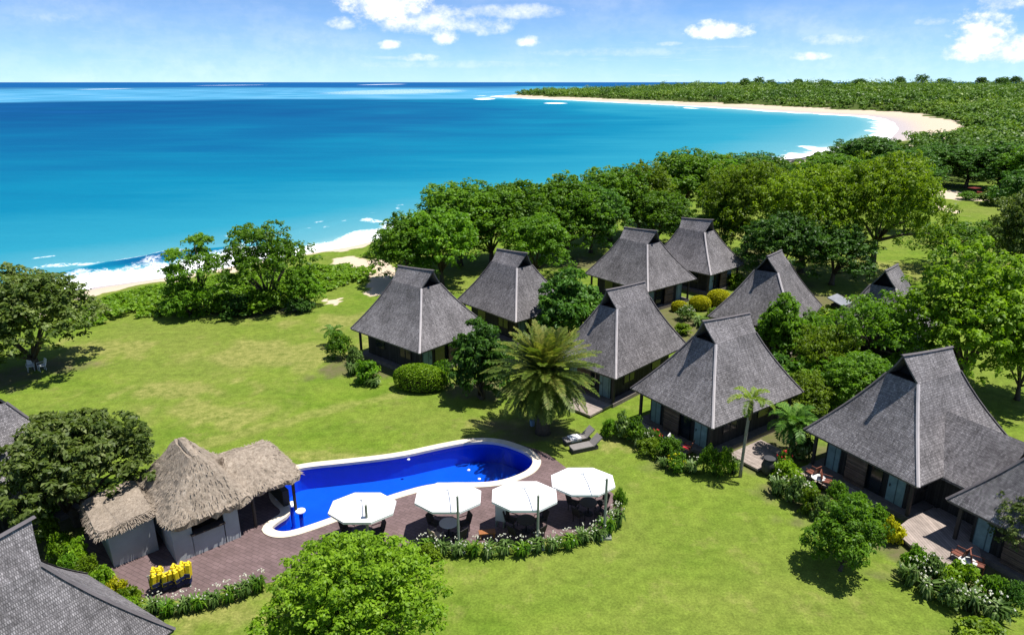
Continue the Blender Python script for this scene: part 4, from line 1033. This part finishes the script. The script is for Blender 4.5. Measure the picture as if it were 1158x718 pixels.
def blossom(seed, n, zlo=.55, size=.13):
    rng = np.random.default_rng(seed); an = rng.uniform(0, 6.28, n); q = np.sqrt(rng.random(n))*.85; z = zlo+(1.08-zlo)*(1-q*q)*rng.uniform(.8, 1.1, n)+.05
    c = np.stack([q*np.cos(an), q*np.sin(an), z], 1); p, nr = clumps(rng, c, size*.5, 5, .6)
    V, Qd, lv = leaves_np(p, nr+np.array([0, 0, .8]), size, size*.8, rng, rng.random(len(p)))
    return np_mesh('blossom', V, Qd, {'lv': ('FACE', lv)})
BLOS = blossom(61, 16); BLOS2 = blossom(62, 11, .45, .10)
_sr = random.Random(9)
def shrub(px, py, wpx, hpx, m, label, mesh=None, name='garden_shrub', cat='shrub', group=None, flower=None, fmesh=None, aspect=1.0):
    """px, py is the foot; wpx and hpx the size in the photograph"""
    p = at(px, py); D = proj(p)[2]; rad = wpx/2/F*D
    hgt = max(.25, .84*rise(p, py-hpx)) if hpx else rad
    r = empty(name, p, _sr.uniform(0, 6.28), label, cat, group, (rad, rad*aspect, hgt))
    f = link('foliage', mesh or _sr.choice(SHR), None, r); set_mat(f, m)
    if flower is not None: b = link('blossom', fmesh or BLOS, None, r); set_mat(b, flower)
    return r
def clipped(px, py, wpx, hpx, m, label, ratio=.7, yaw=0.0, name='clipped_hedge'):
    p = at(px, py); D = proj(p)[2]; rad = wpx/2/F*D; hgt = rise(p, py-hpx)
    rng = np.random.default_rng(int(px)); n = 5200; an = rng.uniform(0, 6.28, n); u = rng.random(n)
    z = .12+.88*u**.8; prof = np.where(z < .55, .90+.10*np.sin(z*2.9), np.sqrt(np.maximum(0, 1-((z-.55)/.45)**2))*.99)
    top = rng.random(n) < .45; q = np.sqrt(rng.random(n)); prof = np.where(top, q*.97, prof); z = np.where(top, .55+.45*np.sqrt(np.maximum(0, 1-q*q)), z)
    pos = np.stack([rad*prof*np.cos(an), rad*ratio*prof*np.sin(an), hgt*z], 1)+rng.normal(0, .025, (n, 3))
    nr = np.stack([np.cos(an)*(1-top), np.sin(an)*(1-top), .3+.9*top], 1)+rng.normal(0, .4, (n, 3))
    V, Qd, lv = leaves_np(pos, nr, .13*rng.uniform(.7, 1.3, n), .08, rng, rng.random(n))
    r = empty(name, p, yaw, label, 'hedge'); set_mat(link('foliage', np_mesh('foliage', V, Qd, {'lv': ('FACE', lv)}), None, r), m)
    k = MB().lathe([(.5, 0), (.82, .1), (.86, .55), (.66, .80), (.1, .92)], 16).build('stems', mat('hedge twigs', (.03, .035, .012), .9, .1), r); k.scale = (rad, rad*ratio, hgt)
    return r
clipped(475, 440, 60, 27, L_HDG, 'lime green clipped hedge at the front corner of the lawn-edge cottage', .55, R(-8))
clipped(791, 350, 24, 15, L_GLD, 'golden clipped bush, left of the pair before the farthest cottage', .8)
clipped(812, 345, 26, 17, L_GLD, 'golden clipped bush, right of the pair before the farthest cottage', .8)
clipped(768, 352, 18, 11, L_GLD, 'smaller duller golden bush left of the golden pair', .8)
beds = [ # foot x, y, width, height, material, label, mesh, flower
 (384, 405, 34, 32, L_MID, 'rounded green shrub below the young palm', None, None), (402, 412, 22, 22, L_VAR, 'pale variegated shrub right of the rounded green shrub by the young palm', None, None),
 (400, 424, 24, 22, L_VAR, 'pale silvery shrub at the lawn corner of the lawn-edge cottage', 1, None), (417, 432, 34, 28, L_MID, 'green shrub before the left wall of the lawn-edge cottage', None, None),
 (424, 436, 24, 14, L_VAR, 'low silvery plant at the foot of that cottage\'s left wall', 1, None), (498, 436, 26, 30, L_MID, 'green shrub between the lime hedge and the glossy frangipani', None, None),
 (775, 362, 26, 18, L_VAR, 'pale flowering shrub below the golden bushes', None, L_WHT), (790, 368, 24, 16, L_VAR, 'pale grey-green shrub beneath the right golden bush', 1, None), (772, 378, 24, 14, L_YEL, 'yellow-green plant on the earth between cottage roofs', None, None), (806, 362, 20, 16, L_YEL, 'yellow-green shrub right below the golden pair', None, None),
 (690, 494, 24, 22, L_MID, 'small green shrub at the left end of the bed by the pale deck', None, None), (704, 496, 26, 30, L_VAR, 'pale variegated shrub beside the deck of the palm-side cottage', None, None), (718, 500, 28, 28, L_MID, 'bright green shrub at the end of that same deck', None, None),
 (722, 505, 22, 20, L_VAR, 'silvery lily clump left of the red flowers', 1, None), (733, 505, 22, 22, L_VAR, 'white flowering bush before the slatted screen', None, L_WHT), (741, 502, 20, 18, L_MID, 'red flowering plant before the slatted screen', None, L_RED),
 (735, 514, 34, 20, L_YEL, 'yellow-green shrub on the lawn edge below the red flowers', None, None), (757, 518, 36, 26, L_MID, 'wide green shrub in the middle of the bed by the large middle cottage', None, None), (764, 532, 26, 20, L_MID, 'shrub with golden flowers at the lawn edge', 2, L_GLD),
 (750, 528, 18, 16, L_VAR, 'silvery grass clump at the lawn edge near the golden flowers', 1, None), (782, 534, 26, 20, L_VAR, 'low pale lily clump right of the golden flowers', 1, L_WHT), (800, 537, 30, 36, L_MID, 'taller green shrub before the middle cottage\'s pale door', None, None), (818, 538, 30, 34, L_BRT, 'bright green shrub just left of the slender palm', None, None), (830, 534, 22, 22, L_VAR, 'pale grassy clump at the foot of the slender palm', 1, None),
 (905, 520, 30, 34, L_VAR, 'pale-leaved shrub under the small bushy palm', None, None), (878, 536, 18, 18, L_VAR, 'silvery clump at the left tip of the big cottage\'s bed', 1, None), (886, 530, 20, 22, L_MID, 'red flowering plant at the head of the big cottage\'s bed', None, L_RED), (889, 548, 40, 28, L_HDG, 'bright lime shrub at the head of the big cottage\'s bed', None, None),
 (880, 560, 30, 30, L_VAR, 'pale lily clump at the lawn side below the bright lime shrub', 1, L_WHT), (900, 570, 34, 34, L_VAR, 'white flecked shrub in the middle of the big cottage\'s bed', 0, L_WHT), (912, 560, 28, 16, L_MID, 'green shrub beside the left pair of red-brown chairs', None, None), (914, 578, 32, 30, L_YEL, 'yellow-green mounded shrub left of the small round-headed tree', None, None), (926, 584, 28, 26, L_VAR, 'pale shrub tight against the small round-headed tree', None, None),
 (945, 572, 32, 30, L_MID, 'dark green shrub between the bed and the slatted screen of the big cottage', None, None), (968, 588, 36, 34, L_MID, 'green shrub behind the small round-headed tree', None, None), (990, 600, 30, 30, L_MID, 'green shrub at the right end of the bed by the big cottage', None, None), (1008, 614, 26, 28, L_GLD, 'golden yellow bush at the corner of the wide timber deck', None, None),
 (1032, 650, 34, 34, L_MID, 'green shrub at the left end of the lower right bed', None, None), (1026, 660, 30, 34, L_VAR, 'white flecked lily clump at the left tip of the lower right bed', 1, L_WHT), (1050, 660, 34, 34, L_VAR, 'white flowering shrub in front of the wide deck', 0, L_WHT), (1048, 674, 36, 30, L_VAR, 'silvery lily clump on the lawn side of the white flowering shrub', 1, L_WHT),
 (1081, 666, 46, 32, L_HDG, 'bright lime mound in front of the right pair of red-brown chairs', None, None), (1074, 686, 36, 32, L_VAR, 'pale shrub on the lawn side of the bright lime mound', 0, L_WHT), (1098, 690, 40, 34, L_VAR, 'white flecked clump below the bright lime mound', 1, L_WHT), (1118, 682, 38, 34, L_MID, 'green shrub right of the bright lime mound', None, None), (1124, 700, 40, 32, L_VAR, 'pale lily clump at the right end of the lower right bed', 1, L_WHT), (1142, 690, 36, 34, L_DRK, 'dark shrub at the right end of the lower right bed', None, None), (1106, 724, 60, 20, L_YEL, 'low ragged plant at the bottom edge, right corner', None, None),
]
for (px, py, w, h, m, lab, me_, fl) in beds:
    mesh_ = SHR[me_ % 3] if me_ in (0, 2) else _sr.choice(LILY) if me_ == 1 else None
    nm = 'lily_clump' if me_ == 1 else 'garden_shrub'
    shrub(px, py, w, h, m, lab, mesh_, nm, 'plant' if me_ == 1 else 'shrub', None, fl, BLOS2 if fl is L_WHT else BLOS)
# white-flowered lily borders along the terrace
ords = ['first', 'second', 'third', 'fourth', 'fifth', 'sixth', 'seventh', 'eighth', 'ninth', 'tenth', 'eleventh', 'twelfth', 'thirteenth', 'fourteenth']
edge = [(482, 622), (500, 624), (518, 626), (536, 625), (553, 627), (571, 623), (590, 625), (608, 620), (626, 620), (644, 616), (660, 611), (674, 607), (687, 601), (697, 592)]
for i, (px, py) in enumerate(edge):
    shrub(px, py+2, 27, 22 if i < 12 else 28, L_VAR if i % 3 else L_MID, 'white flecked lily clump bordering the umbrella terrace, %s from its left end' % ords[i], LILY[i % 3], 'lily_clump', 'plant', 'lily border under the umbrellas', L_WHT, BLOS2)
shrub(700, 580, 20, 30, L_MID, 'upright green shrub at the right tip of the umbrella terrace'); shrub(486, 632, 30, 18, L_YEL, 'yellow-green low plant between the bright round tree and the lily border')
edge = [(176, 692), (192, 694), (209, 691), (226, 689), (243, 684), (260, 679), (277, 673), (293, 667)]
for i, (px, py) in enumerate(edge):
    shrub(px, py, 28, 24, L_MID if i % 2 else L_VAR, 'dark green lily clump bordering the bar terrace, %s from the life jackets' % ords[i], LILY[(i+1) % 3], 'lily_clump', 'plant', 'lily border below the bar', L_WHT if i % 2 else L_WHT, BLOS2)
hedge = [(58, 618, 34, 34, L_YEL), (72, 632, 34, 32, L_BRT), (88, 642, 34, 32, L_BRT), (80, 655, 30, 30, L_MID), (102, 658, 34, 32, L_YEL), (118, 668, 34, 30, L_BRT), (112, 682, 30, 26, L_MID), (134, 680, 34, 28, L_GLD), (150, 688, 32, 28, L_YEL), (148, 700, 34, 26, L_BRT)]
for i, (px, py, w, h, m) in enumerate(hedge):
    shrub(px, py, w, h, m, 'yellow-green hedge shrub between the bar and the bottom left roof, %s from the bar\'s back' % ords[i], SHR[i % 3], 'hedge_shrub', 'shrub', 'hedge beside the bottom left roof')
for i, (px, py, w, h, lab) in enumerate([(20, 585, 60, 34, 'flowering shrub under the broad dark tree, left of the pair'), (52, 590, 40, 26, 'flowering shrub under the broad dark tree, right of the pair')]):
    shrub(px, py, w, h, L_MID, lab, None, 'garden_shrub', 'shrub', None, L_WHT, BLOS2)
# understorey bushes below the trees
shrub(300, 352, 56, 26, L_VIN, 'bright wide bush hiding the foot of the open-crowned beach tree', name='shore_shrub'); shrub(256, 352, 44, 22, L_VIN, 'bright bush left of the open-crowned beach tree', name='shore_shrub')
for (px, py, w, h, m, lab) in [(905, 440, 60, 36, L_MID, 'bush behind the right eave of the large middle cottage'), (930, 455, 50, 34, L_YEL, 'yellow-green bush above the small bushy palm'), (880, 428, 40, 30, L_DRK, 'dark bush beneath the dark round tree'), (960, 440, 60, 40, L_MID, 'bush under the flat spreading tree'),
    (1010, 440, 60, 44, L_MID, 'bush left of the big bright tree\'s foot'), (925, 410, 56, 40, L_MID, 'bush below the small pale-roofed shed'), (900, 372, 40, 24, L_YEL, 'yellow-green bush right of the narrow gabled cottage'), (935, 366, 44, 20, L_YEL, 'low bush between the two pale sheds'), (830, 325, 30, 18, L_YEL, 'yellow-green bush right of the farthest cottage'),
    (1095, 226, 30, 10, L_MID, 'low bush at the clearing beside the parked buggy'), (1125, 232, 40, 20, L_OLV, 'grey bare bush at the right of the clearing'), (340, 352, 40, 16, L_DRK, 'dark low bush in the beach tree\'s shade'), (270, 356, 50, 20, L_DRK, 'dark low bush between the two beach trees')]:
    shrub(px, py, w, h, m, lab, None, 'understorey_bush')

# ------------------------------------------------------------------ parasols, tables, chairs
WHITE = mat('white canvas', (.82, .82, .82), .8, .2); PALE = mat('pale plastic', (.62, .62, .60), .5, .3)
POLE = mat('grey green pole', (.23, .25, .21), .5, .4); DARKW = mat('dark rattan', (.030, .026, .026), .7, .2, .3, 8, .4, 30)
def parasol(px, py, cx, cy, rad, label, ytop):
    p = at(px, py); q = at(cx, cy, 2.05); h = rise(p, ytop)
    r = empty('cantilever_parasol', p, 0, label, 'parasol', 'white parasols over the terrace tables')
    o = Vector((q.x-p.x, q.y-p.y, 0)); n = 8; a0 = R(22.5)
    top, rim, val = 2.50, 2.05, 1.93
    mb = MB(); vs = [(o.x, o.y, top)]
    for rr, z in ((.5, 2.33), (1.0, rim), (1.0, val)):
        for k in range(n):
            a = a0+k*2*math.pi/n; vs.append((o.x+rad*rr*math.cos(a), o.y+.80*rad*rr*math.sin(a), z))
    fs = [(0, 1+k, 1+(k+1) % n) for k in range(n)]+[(1+k, 1+n+k, 1+n+(k+1) % n, 1+(k+1) % n) for k in range(n)]+[(1+n+k, 1+2*n+k, 1+2*n+(k+1) % n, 1+n+(k+1) % n) for k in range(n)]
    mb.add(vs, fs).build('canopy', WHITE, r)
    for k in range(n):
        a = a0+k*2*math.pi/n; MB().tube([(o.x, o.y, top-.06), (o.x+rad*.5*math.cos(a), o.y+.4*rad*math.sin(a), 2.26), (o.x+rad*.985*math.cos(a), o.y+.788*rad*math.sin(a), rim-.03)], .016, 5).build('rib', POLE, r)
    MB().tube([(0, 0, 0), (0, 0, h)], .065, 10).build('pole', POLE, r)
    MB().tube([(0, 0, h-.12), (o.x*.5, o.y*.5, (h+top)/2-.05), (o.x, o.y, top+.05), (o.x, o.y, top-.1)], .022, 8).build('arm', WHITE, r)
    MB().lathe([(.09, -.06), (.10, .03), (.03, .08)], 10, (o.x, o.y, top)).build('hub', WHITE, r)
    MB().box((0, 0, .05), (.7, .7, .1)).build('base', POLE, r)
    return q
um = [parasol(418, 627, 410, 573, 1.72, 'white octagonal parasol nearest the pool bar, partly behind the bright round tree', 571),
      parasol(519, 621, 507, 561.5, 1.78, 'white octagonal parasol second from the bar, over a table with a sunlit chair', 561),
      parasol(608, 617, 593, 560, 1.78, 'white octagonal parasol third from the bar, a pale panel under its left side', 560),
      parasol(683, 606, 659, 543.5, 1.78, 'white octagonal parasol at the right tip of the terrace', 541)]
def chair_proto(name, m, label, cat, s=1.0):
    r = empty(name, (0, 0, 0), 0, label, cat)
    MB().box((0, 0, .43*s), (.5*s, .5*s, .07)).build('seat', m, r, bevel=.015)
    MB().add([(-.25*s, .22*s, .45*s), (.25*s, .22*s, .45*s), (.25*s, .36*s, .95*s), (-.25*s, .36*s, .95*s), (-.25*s, .27*s, .45*s), (.25*s, .27*s, .45*s), (.25*s, .41*s, .95*s), (-.25*s, .41*s, .95*s)],
             [(0, 1, 2, 3), (7, 6, 5, 4), (0, 4, 5, 1), (1, 5, 6, 2), (2, 6, 7, 3), (3, 7, 4, 0)]).build('backrest', m, r)
    for x in (-.22*s, .22*s):
        for y in (-.22*s, .22*s): MB().tube([(x, y, 0), (x, y, .42*s)], .022, 6).build('leg', m, r)
        MB().tube([(x*1.18, -.22*s, .40*s), (x*1.18, -.22*s, .64*s), (x*1.18, .29*s, .66*s)], .022, 6).build('armrest', m, r)
    return r
RUST = mat('red brown varnished wood', (.16, .055, .036), .5, .3, .2, 6); SUNW = mat('sunlit tan cane', (.40, .32, .24), .7, .2, .2, 8)
protos = {}
def chair(kind, p, rz, label, group=None):
    nm, m, cat = {'rattan': ('rattan_chair', DARKW, 'chair'), 'wood': ('wooden_armchair', RUST, 'chair'), 'cane': ('cane_chair', SUNW, 'chair'), 'plastic': ('plastic_chair', PALE, 'chair')}[kind]
    if kind not in protos: r = protos[kind] = chair_proto(nm, m, label, cat)
    else: r = copy_tree(protos[kind])
    r.location = p; r.rotation_euler = (0, 0, rz); r['label'] = label
    if group: r['group'] = group
    elif 'group' in r: del r['group']
    return r
TOPM = mat('pale table top', (.50, .50, .49), .5, .3); DTOP = mat('dark table top', (.05, .045, .045), .5, .3)
def table(p, m, label, rad=.48, h=.73, name='terrace_table'):
    r = empty(name, p, 0, label, 'table')
    MB().lathe([(rad, h-.035), (rad, h)], 20).build('table_top', m, r)
    MB().tube([(0, 0, .02), (0, 0, h-.03)], .04, 8).build('leg', DARKW, r); MB().lathe([(.27, 0), (.25, .04)], 14).build('foot', DARKW, r)
    return r
Zt = .02
who = ['the bar-end parasol', 'the second parasol', 'the third parasol', 'the right-hand parasol']
for i, q in enumerate(um):
    b = Vector((q.x+(-.15, .0, .1, .35)[i], q.y-(.1, .35, .2, .0)[i], Zt))
    table(b, TOPM if i == 1 else DTOP, ('dark' if i != 1 else 'pale topped')+' round table under '+who[i])
    for k, (nm, dx, dy) in enumerate((('far left', -.75, .4), ('near left', -.55, -.65), ('near right', .6, -.6), ('far right', .75, .4))):
        kind = 'cane' if (i == 1 and k == 1) else 'rattan'
        chair(kind, b+Vector((dx, dy, 0)), math.atan2(dy, dx)-math.pi/2, ('sunlit tan cane' if kind == 'cane' else 'dark rattan')+' chair on the '+nm+' of the table under '+who[i], 'rattan chairs at the terrace tables' if kind == 'rattan' else None)
p = at(566, 594, Zt); r = empty('menu_board', p, R(-15), 'pale upright panel standing under the left side of the third parasol', 'board')
MB().box((0, 0, .78), (.55, .05, 1.0)).build('panel', PALE, r); MB().box((-.2, .02, .15), (.05, .4, .3)).build('foot', POLE, r); MB().box((.2, .02, .15), (.05, .4, .3)).build('foot', POLE, r)
p = at(551, 608, Zt); r = empty('wooden_stool', p, R(10), 'low orange brown wooden stool between the second and third parasols', 'stool')
WOODO = mat('orange brown wood', (.28, .11, .04), .6, .3, .2, 5)
MB().box((0, 0, .36), (.85, .36, .06)).build('seat', WOODO, r)
for x in (-.34, .34): MB().box((x, 0, .17), (.06, .32, .33)).build('leg', WOODO, r)

# sun loungers on the grass
LNG = mat('grey lounger slats', (.20, .185, .18), .7, .2, .2, 6); TOWEL = mat('white towel', (.80, .80, .82), .9, .1)
def lounger(px, py, yaw, label):
    r = empty('sun_lounger', at(px, py), yaw, label, 'sun lounger', 'sun loungers on the lawn')
    MB().box((-.25, 0, .30), (1.45, .68, .09)).build('seat', LNG, r, bevel=.02)
    MB().add([(.48, -.34, .30), (.48, .34, .30), (1.05, .34, .82), (1.05, -.34, .82), (.48, -.34, .22), (.48, .34, .22), (1.10, .34, .76), (1.10, -.34, .76)], [(0, 1, 2, 3), (7, 6, 5, 4), (0, 4, 5, 1), (1, 5, 6, 2), (2, 6, 7, 3), (3, 7, 4, 0)]).build('backrest', LNG, r)
    MB().box((-.05, 0, .12), (1.75, .62, .22)).build('base', mat('lounger base', (.07, .062, .06), .8, .2), r)
    return r
l1 = lounger(653, 499, R(24), 'grey sun lounger with a white towel, behind its twin by the date palm'); l2 = lounger(661, 508, R(22), 'grey sun lounger without a towel, nearer the white parasol')
r = tag(MB().box((0, 0, .0), (.75, .60, .05)).add([(-.37, -.30, -.02), (-.37, -.33, -.16), (.37, -.33, -.16), (.37, -.30, -.02)], [(0, 1, 2, 3)]).build('towel', TOWEL), 'white towel spread over the rear sun lounger', 'towel')
r.location = Vector(l1.location)+Vector((-.25*math.cos(R(24)), -.25*math.sin(R(24)), .375)); r.rotation_euler = (0, 0, R(24))
p = at(602, 481); r = empty('pedestal_basin', p, 0, 'small pale blue object standing under the date palm', 'bucket')
MB().lathe([(.15, 0), (.2, .42), (.17, .42), (.14, .1)], 14).build('body', mat('pale blue plastic', (.22, .34, .46), .5, .3), r); MB().tube([(-.19, 0, .42), (-.12, 0, .58), (.12, 0, .58), (.19, 0, .42)], .012, 5).build('handle', POLE, r)

# life jackets hanging on a rail by the bar
rail0, rail1 = at(170, 672, .02), at(217, 660, .02); d = rail1-rail0; L = d.length
rk = empty('jacket_rack', rail0, math.atan2(d.y, d.x), 'low drying rack holding yellow life jackets by the lily border', 'rack')
MB().tube([(0, 0, 1.0), (L, 0, 1.0)], .025, 6).build('rail', POLE, rk)
for x in (.05, L-.05): MB().tube([(x, 0, 0), (x, 0, 1.0)], .025, 6).build('post', POLE, rk); MB().box((x, 0, .02), (.06, .5, .04)).build('foot', POLE, rk)
YELV = mat('yellow life jacket', (.72, .56, .02), .6, .3, .12, 6, .4, 20); BLUV = mat('navy strap panel', (.012, .022, .085), .6, .3)
vest = None
for i in range(6):
    x = .22+(L-.44)*i/5+(.0, .03, -.03, .02, .05, 0)[i]
    if vest is None:
        vest = empty('life_jacket', (0, 0, 0))
        for sx in (-1, 1):
            MB().box((sx*.115, -.08, .68), (.19, .10, .62)).build('front_panel', YELV, vest, bevel=.03)
            MB().tube([(sx*.13, -.08, .98), (sx*.13, 0, 1.05), (sx*.13, .08, .98)], .05, 6).build('shoulder', YELV, vest)
        MB().box((0, .08, .68), (.42, .08, .6)).build('back_panel', YELV, vest, bevel=.03)
        MB().box((0, -.142, .52), (.40, .02, .16)).build('belt', BLUV, vest)
        MB().box((0, -.01, .25), (.40, .2, .26)).build('lower_panel', BLUV, vest, bevel=.03)
        v = vest
    else: v = copy_tree(vest)
    v.location = rail0+d*(x/L); v.rotation_euler = ((.12, -.1, .18, -.15, .1, -.05)[i], (.1, -.12, .05, .14, -.1, .06)[i], math.atan2(d.y, d.x)+(.5, -.35, .3, -.5, .45, -.3)[i]); v.scale = ((1.1, 1.2, 1.05, 1.15, 1.1, 1.2)[i],)*3
    tag(v, 'yellow life jacket on the rack, '+('nearest the leaf hedge', 'second from the hedge', 'third from the hedge', 'third from the bar side', 'second from the bar side', 'nearest the bar corner')[i], 'life jacket', 'life jackets on the rack')

# swim-up stools and little things in the pool
for i, (px, py, lab) in enumerate([(317, 565, 'white swim-up stool nearest the bar post'), (329.5, 571.5, 'white swim-up stool in the middle of the three at the bar'), (340, 579, 'white swim-up stool nearest the pool edge coping')]):
    p = at(px, py, -.05); r = empty('swim_up_stool', (p.x, p.y, -1.48), 0, lab, 'stool', 'stools in the pool at the bar')
    MB().lathe([(.25, 1.46), (.27, 1.50), (.26, 1.55), (.05, 1.56)], 18).build('seat', WHITE, r); MB().tube([(0, 0, 0), (0, 0, 1.47)], .11, 10).build('column', TILE, r)
for i, (px, py, lab) in enumerate([(462, 519, 'small white disc standing in for a glint near the far edge of the pool'), (530, 531, 'small white float in the middle of the pool\'s round end'), (542, 541, 'small white float close to the near edge of the pool\'s round end')]):  # white glints on the water, built as small solid discs
    p = at(px, py, -.1); r = empty('pool_glint', (p.x, p.y, -.13), 0, lab, 'glint', 'discs for glints on the pool')
    MB().lathe([(.03, -.05), (.09, -.02), (.10, .02), (.06, .05), (.02, .06)], 14).build('body', WHITE, r, smooth=True); MB().lathe([(.025, .06), (.02, .09)], 8).build('knob', PALE, r)

# terrace furniture before the cottages
chair('wood', at(917, 541, .24), R(-150), 'red-brown armchair left of the small pale table on the big cottage\'s veranda')
chair('wood', at(934, 551, .24), R(60), 'red-brown armchair right of the small pale table on the big cottage\'s veranda')
table(at(924, 548, .24), PALE, 'small pale table between red-brown armchairs on the big cottage\'s veranda', .38, .5, 'veranda_table')
chair('wood', at(1082, 634, .24), R(-150), 'red-brown armchair on the wide deck, left of the pale table at the right edge')
chair('wood', at(1104, 646, .24), R(60), 'red-brown armchair by the cut-off cottage, right of the pale table')
table(at(1092, 644, .24), PALE, 'small pale table between the armchairs beside the cut-off cottage', .38, .5, 'veranda_table')
chair('wood', at(776, 513, .24), R(-120), 'red armchair on the large middle cottage\'s veranda, draped with a red towel')
p = at(776, 513, .24); r = tag(MB().box((0, 0, 0), (.42, .40, .05)).build('towel', mat('red towel', (.50, .03, .05), .9, .1)), 'red towel on the middle cottage\'s veranda armchair', 'towel'); r.location = p+Vector((0, 0, .495)); r.rotation_euler = (0, 0, R(-120))
chair('plastic', at(762, 508, .24), R(60), 'pale chair left of the red armchair on the middle cottage\'s veranda')
chair('plastic', at(36, 419), R(30), 'pale garden chair at the foot of the large ragged tree, left one'); chair('plastic', at(48, 419), R(-40), 'pale garden chair at the foot of the large ragged tree, right one')
p = at(868, 536); r = empty('stone_urn', p, 0, 'dark stone urn beside the middle cottage\'s side deck', 'urn')
URN = mat('dark stone urn', (.045, .045, .05), .7, .3, .3, 5, .4, 12)
MB().lathe([(.22, 0), (.38, .25), (.42, .6), (.3, .95), (.26, 1.0)], 18).build('body', URN, r, smooth=True); MB().lathe([(.26, 1.0), (.34, 1.03), (.34, 1.09), (.24, 1.1)], 18).build('rim', URN, r)
# parked buggy at the sandy clearing
p = at(1100, 224, 0); p.z = float(ground_h([(p.x, p.y)])[0]); r = empty('parked_buggy', p, R(20), 'dark red utility buggy parked at the sandy clearing among trees', 'buggy')
REDP = mat('dark red paint', (.16, .025, .02), .4, .4); BLK = mat('black rubber', (.012, .012, .012), .8, .2)
mb = MB().box((0, 0, .75), (3.0, 1.5, .55)).box((1.05, 0, 1.1), (.9, 1.4, .3)); mb.build('body', REDP, r, bevel=.08)
MB().box((-.1, 0, 2.0), (1.9, 1.5, .08)).build('roof', REDP, r, bevel=.03); MB().box((-.2, 0, 1.2), (.6, 1.2, .5)).build('seat', BLK, r, bevel=.05)
for x in (-1, .8):
    for y in (-.65, .65): MB().tube([(x, y, 1.0), (x*.95, y, 2.0)], .035, 6).build('roof_post', BLK, r)
for x in (-1.0, 1.0):
    for y in (-.75, .75): MB().tube([(x, y-.1, .36), (x, y+.1, .36)], .36, 16).build('wheel', BLK, r)
# surf rocks
for i, (px, py, s, lab) in enumerate([(897, 184, 2.2, 'dark low rock in the surf, left one'), (912, 181, 1.6, 'dark low rock in the surf, right one')]):
    p = at(px, py, SEA); rng = random.Random(i); bm = bmesh.new(); bmesh.ops.create_icosphere(bm, subdivisions=3, radius=1)
    for v in bm.verts: v.co *= 1+.25*math.sin(v.co.x*3+i)*math.cos(v.co.y*4)+rng.uniform(-.05, .05)
    me = bpy.data.meshes.new('surf_rock'); bm.to_mesh(me); bm.free(); o = tag(link('surf_rock', me, mat('wet dark rock', (.035, .032, .03), .5, .4, .3, 2)), lab, 'rock'); o.location = p; o.scale = (s*1.6, s, s*.55)

p0 = at(1058, 610, .25); r = empty('timber_deck', (p0.x, p0.y, 0), 0, 'sunlit weathered timber deck beside the golden bush, between the two right-hand cottages', 'deck')
pts = [at(x, y, .34)-Vector((p0.x, p0.y, 0)) for x, y in [(1010, 600), (1036, 580), (1096, 566), (1112, 640), (1094, 648), (1046, 629)]]
MB().slab(pts[::-1], .12).build('boards', DECKM, r); MB().slab([p*.97-Vector((0, 0, .13)) for p in pts[::-1]], .2).build('bearers', FRAME, r)
